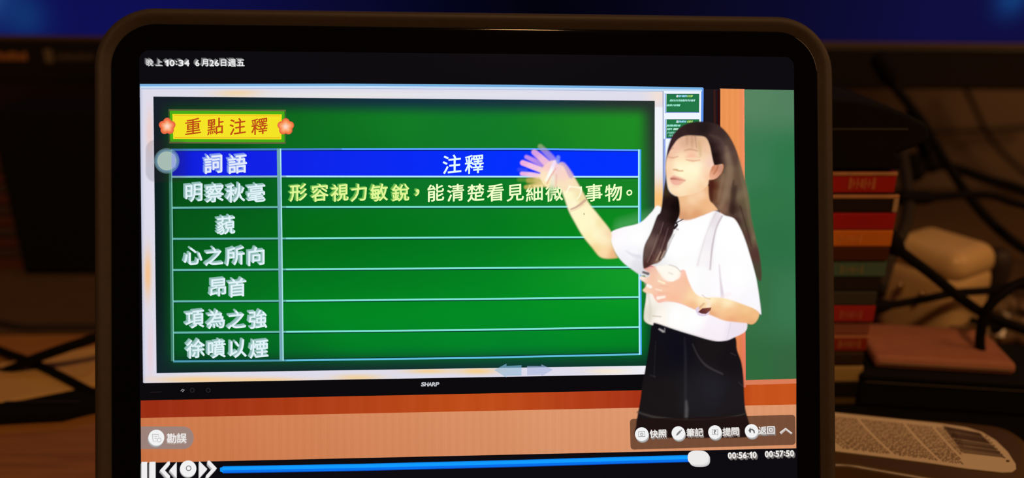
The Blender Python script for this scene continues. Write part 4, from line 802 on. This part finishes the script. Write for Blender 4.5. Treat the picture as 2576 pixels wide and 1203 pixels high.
# tan envelope, black pouch, upright box, far stack at the left
def slab(name, corners, z0, z1, m, label, cat, part):
    P = [on_z(a, b, z1) for a, b in corners]; c = sum(P, Vector())/len(P); root = empty(name, (c.x, c.y, z0)); tag(root, label, cat)
    n = len(P); V = [(p.x-c.x, p.y-c.y, 0) for p in P]+[(p.x-c.x, p.y-c.y, z1-z0) for p in P]
    me = mesh(V, [tuple(range(n))[::-1], tuple(range(n, 2*n))]+[(i, (i+1) % n, n+(i+1) % n, n+i) for i in range(n)])
    o = link(part, me, root, m); bv = o.modifiers.new('b', 'BEVEL'); bv.width = min(.001, (z1-z0)*.3); bv.segments = 2; return root
M_tan = mat('kraft_paper', (.74, .48, .17), .75, var=.1, scale=30)
r_ = slab('envelope', [(-60, 1022), (150, 985), (262, 960), (262, 866), (120, 892), (-60, 925)], .0003, .0040, M_tan, 'tan paper envelope on the desk under the crossed black cables', 'envelope', 'paper_body')
boxobj('flap', (-.028, .022, -.004, .010, .0040, .0043), mat('kraft_flap', (.68, .43, .15), .75, var=.1), r_, .0001, 1)
r_ = slab('pouch', [(-60, 1047), (60, 1040), (150, 1036), (214, 1020), (262, 1010), (262, 972), (190, 978), (60, 1004), (-60, 1018)], .0003, .006, M_matte, 'flat black pouch on the desk in front of the tan envelope', 'pouch', 'pouch_body')
boxobj('zip', (-.02, .015, -.0006, .0002, .0061, .0066), mat('zip_dark', (.03, .025, .02), .5), r_, .0001, 1)
ub0 = at(58, 690, .49); ub1 = at(420, 690, .49); zt = at(100, 190, .49).z
ub = empty('speaker_box', ((ub0.x+ub1.x)/2, .49, 0)); tag(ub, 'tall plain black box standing under the monitor, left of the tablet', 'box')
hw = (ub1.x-ub0.x)/2; boxobj('cabinet', (-hw, hw, 0, .045, .0003, max(.09, min(zt, zc-.004))), M_matte, ub, .003); boxobj('front_panel', (-hw+.003, hw-.003, -.0012, .0004, .004, max(.09, min(zt, zc-.004))-.004), M_matte, ub, .0006)
zq = 0.0
ORD = ['flat case lowest of all', 'flat case second from the bottom']+['flat case '+w_+' from the bottom' for w_ in 'third fourth fifth sixth seventh eighth ninth tenth eleventh twelfth thirteenth'.split()]
for i in range(13):
    y1 = 676-i*27; Yb = .50; t = at(0, y1-25, Yb).z; xr = at([84, 76, 70, 66, 62, 60, 50, 45, 40, 34, 30, 24, 18][i], y1, Yb).x
    if i == 0: zq = .0002
    z1 = at(0, y1-26, Yb).z; z1 = max(z1, zq+.004)
    if z1 > zc-.006: break
    s_ = empty('disc_case', (xr-.06, Yb, zq)); tag(s_, ORD[i]+' in the dim reddish stack at the left edge', 'case', 'flat cases stacked in the shade at the left edge')
    boxobj('case_body', (-.06, .06, 0, .05, .0001, z1-zq-.0006), mat('case_plastic', ((.10, .028, .018), (.075, .03, .022), (.05, .02, .02))[i % 3], .6, var=.15), s_, .0005, 1); boxobj('spine_insert', (-.058, .058, -.0004, .0002, .0010, z1-zq-.0016), mat('case_insert', ((.12, .035, .02), (.07, .045, .035))[i % 2], .6, var=.2), s_, .0001, 1)
    zq = z1

# ------------------------------------------------------------------ printed packet at the lower right
hz = .015; cpk = on_z(2330, 1110, hz); pkx = empty('packet', (cpk.x, cpk.y, .0024)); tag(pkx, 'low oval packet with a white printed label, lying right of the tablet', 'packet')
rim = [(2040, 1040), (2106, 1030), (2290, 1048), (2440, 1058), (2550, 1076), (2610, 1130), (2596, 1200), (2560, 1225), (2440, 1222), (2300, 1200), (2160, 1176), (2060, 1160), (2020, 1100)]
Rp = [on_z(a, b, hz) for a, b in rim]; Sp = spline([(p.x, p.y) for p in Rp], 8, True); c2 = Sp.mean(0); V, Fq = [], []; n = len(Sp)
for s_, z in ((.93, .0001), (.99, .0015), (1.0, .0045), (.99, .008), (.965, .0107), (.92, .0122), (.85, .0126)):
    for p in Sp: V.append((c2[0]+(p[0]-c2[0])*s_-cpk.x, c2[1]+(p[1]-c2[1])*s_-cpk.y, z))
for i in range(6):
    for q in range(n): Fq.append((i*n+q, i*n+(q+1) % n, (i+1)*n+(q+1) % n, (i+1)*n+q))
Fq += [tuple(range(n))[::-1], tuple(6*n+q for q in range(n))]
me = mesh(V, Fq); bm_flip = me.polygons[0].normal; o = link('packet_body', me, pkx, mat('olive_plastic', (.085, .052, .020), .35, var=.2, scale=30), True)
lz = hz+.0006
lab_px = [(2060, 1034), (2106, 1039), (2200, 1049), (2280, 1057), (2360, 1065), (2430, 1075), (2470, 1087), (2505, 1108), (2535, 1137), (2555, 1168), (2556, 1180), (2546, 1187), (2520, 1188), (2430, 1178), (2330, 1163), (2220, 1149), (2106, 1135), (2060, 1129)]
LP_ = [on_z(a, b, lz) for a, b in lab_px]; n = len(LP_)
me = mesh([(p.x-cpk.x, p.y-cpk.y, lz-.0028) for p in LP_]+[(p.x-cpk.x, p.y-cpk.y, lz-.0024) for p in LP_], [tuple(range(n)), tuple(range(n, 2*n))[::-1]]+[(i, n+i, n+(i+1) % n, (i+1) % n) for i in range(n)])
lbl = link('label_sheet', me, pkx, mat('label_paper', (.80, .72, .60), .6, var=.04)); lbl['label'] = 'white printed label with rounded corners'
# fine print: rows across the label, then the bar code
def top_y(x): return np.interp(x, [2060, 2106, 2280, 2430, 2470, 2505, 2535, 2555], [1034, 1039, 1057, 1075, 1087, 1108, 1137, 1168])
def bot_y(x): return np.interp(x, [2060, 2106, 2220, 2330, 2430, 2520], [1129, 1135, 1149, 1163, 1178, 1188])
rnd = random.Random(5); V, Fq = [], []
def ribbon(pts, wpx):
    p = np.array(pts); b = len(V)
    for q in range(len(p)):
        d = p[min(q+1, len(p)-1)]-p[max(q-1, 0)]; d = d/(np.hypot(*d)+1e-9); nn = np.array([d[1], -d[0]])*wpx/2
        for s_ in (1, -1):
            w_ = on_z(*(p[q]+nn*s_), lz+.00012); V.append((w_.x-cpk.x, w_.y-cpk.y, lz+.00012-.0024))
    for q in range(len(p)-1): Fq.append((b+2*q, b+2*q+2, b+2*q+3, b+2*q+1))
for kx in range(44):
    if kx in (15, 29, 38): rnd.random(); continue
    xs0 = 2030+kx*8.3+rnd.uniform(-.6, .6); t = 0.05
    def pt(t, xs0=xs0):
        xx = xs0+78*t+18*t*t; y0_ = top_y(xs0)+5; y1_ = min(1178, bot_y(xs0+85))-6; return (xx, y0_+(y1_-y0_)*t)
    while t < .97:
        ln = rnd.uniform(.03, .10); t2 = min(t+ln, .99); a, b = pt(t), pt(t2)
        if a[0] > 2060 and b[0] < 2424-0*t and not (2396 < xs0 < 9999): ribbon([a, pt((t+t2)/2), b], rnd.uniform(2.2, 3.2))
        t = t2+rnd.uniform(.010, .022)
me = mesh(V, Fq); o = link('fine_print', me, lbl, mat('print_ink', (.27, .19, .13), .6, var=.1)); o['kind'] = 'stuff'
V, Fq = [], []
def bl(u, v):   # u along the bars, v across them
    A, B = np.array((2372, 1072.)), np.array((2466, 1090.)); D, E_ = np.array((2424, 1141.)), np.array((2530, 1153.))
    return (A*(1-u)+B*u)*(1-v)+(D*(1-u)+E_*u)*v
vv = 0.0
while vv < 1:
    wv = rnd.choice((.018, .018, .03, .045)); ribbon([bl(0, vv), bl(.5, vv), bl(1.0, vv)], wv*72); vv += wv+rnd.choice((.014, .02, .03))
o = link('bar_marks', mesh(V, Fq), lbl, mat('bar_ink', (.10, .06, .05), .6, var=.1)); o['kind'] = 'stuff'
V, Fq = [], []
for q in range(9):
    a = np.array((2480+q*6.5, 1097+q*7.6)); ribbon([a, a+(3.2, 3.4)], 3)
ribbon([(2532, 1160), (2540, 1160)], 5)
o = link('small_print', mesh(V, Fq), lbl, mat('small_ink', (.2, .13, .08), .6, var=.1)); o['kind'] = 'stuff'
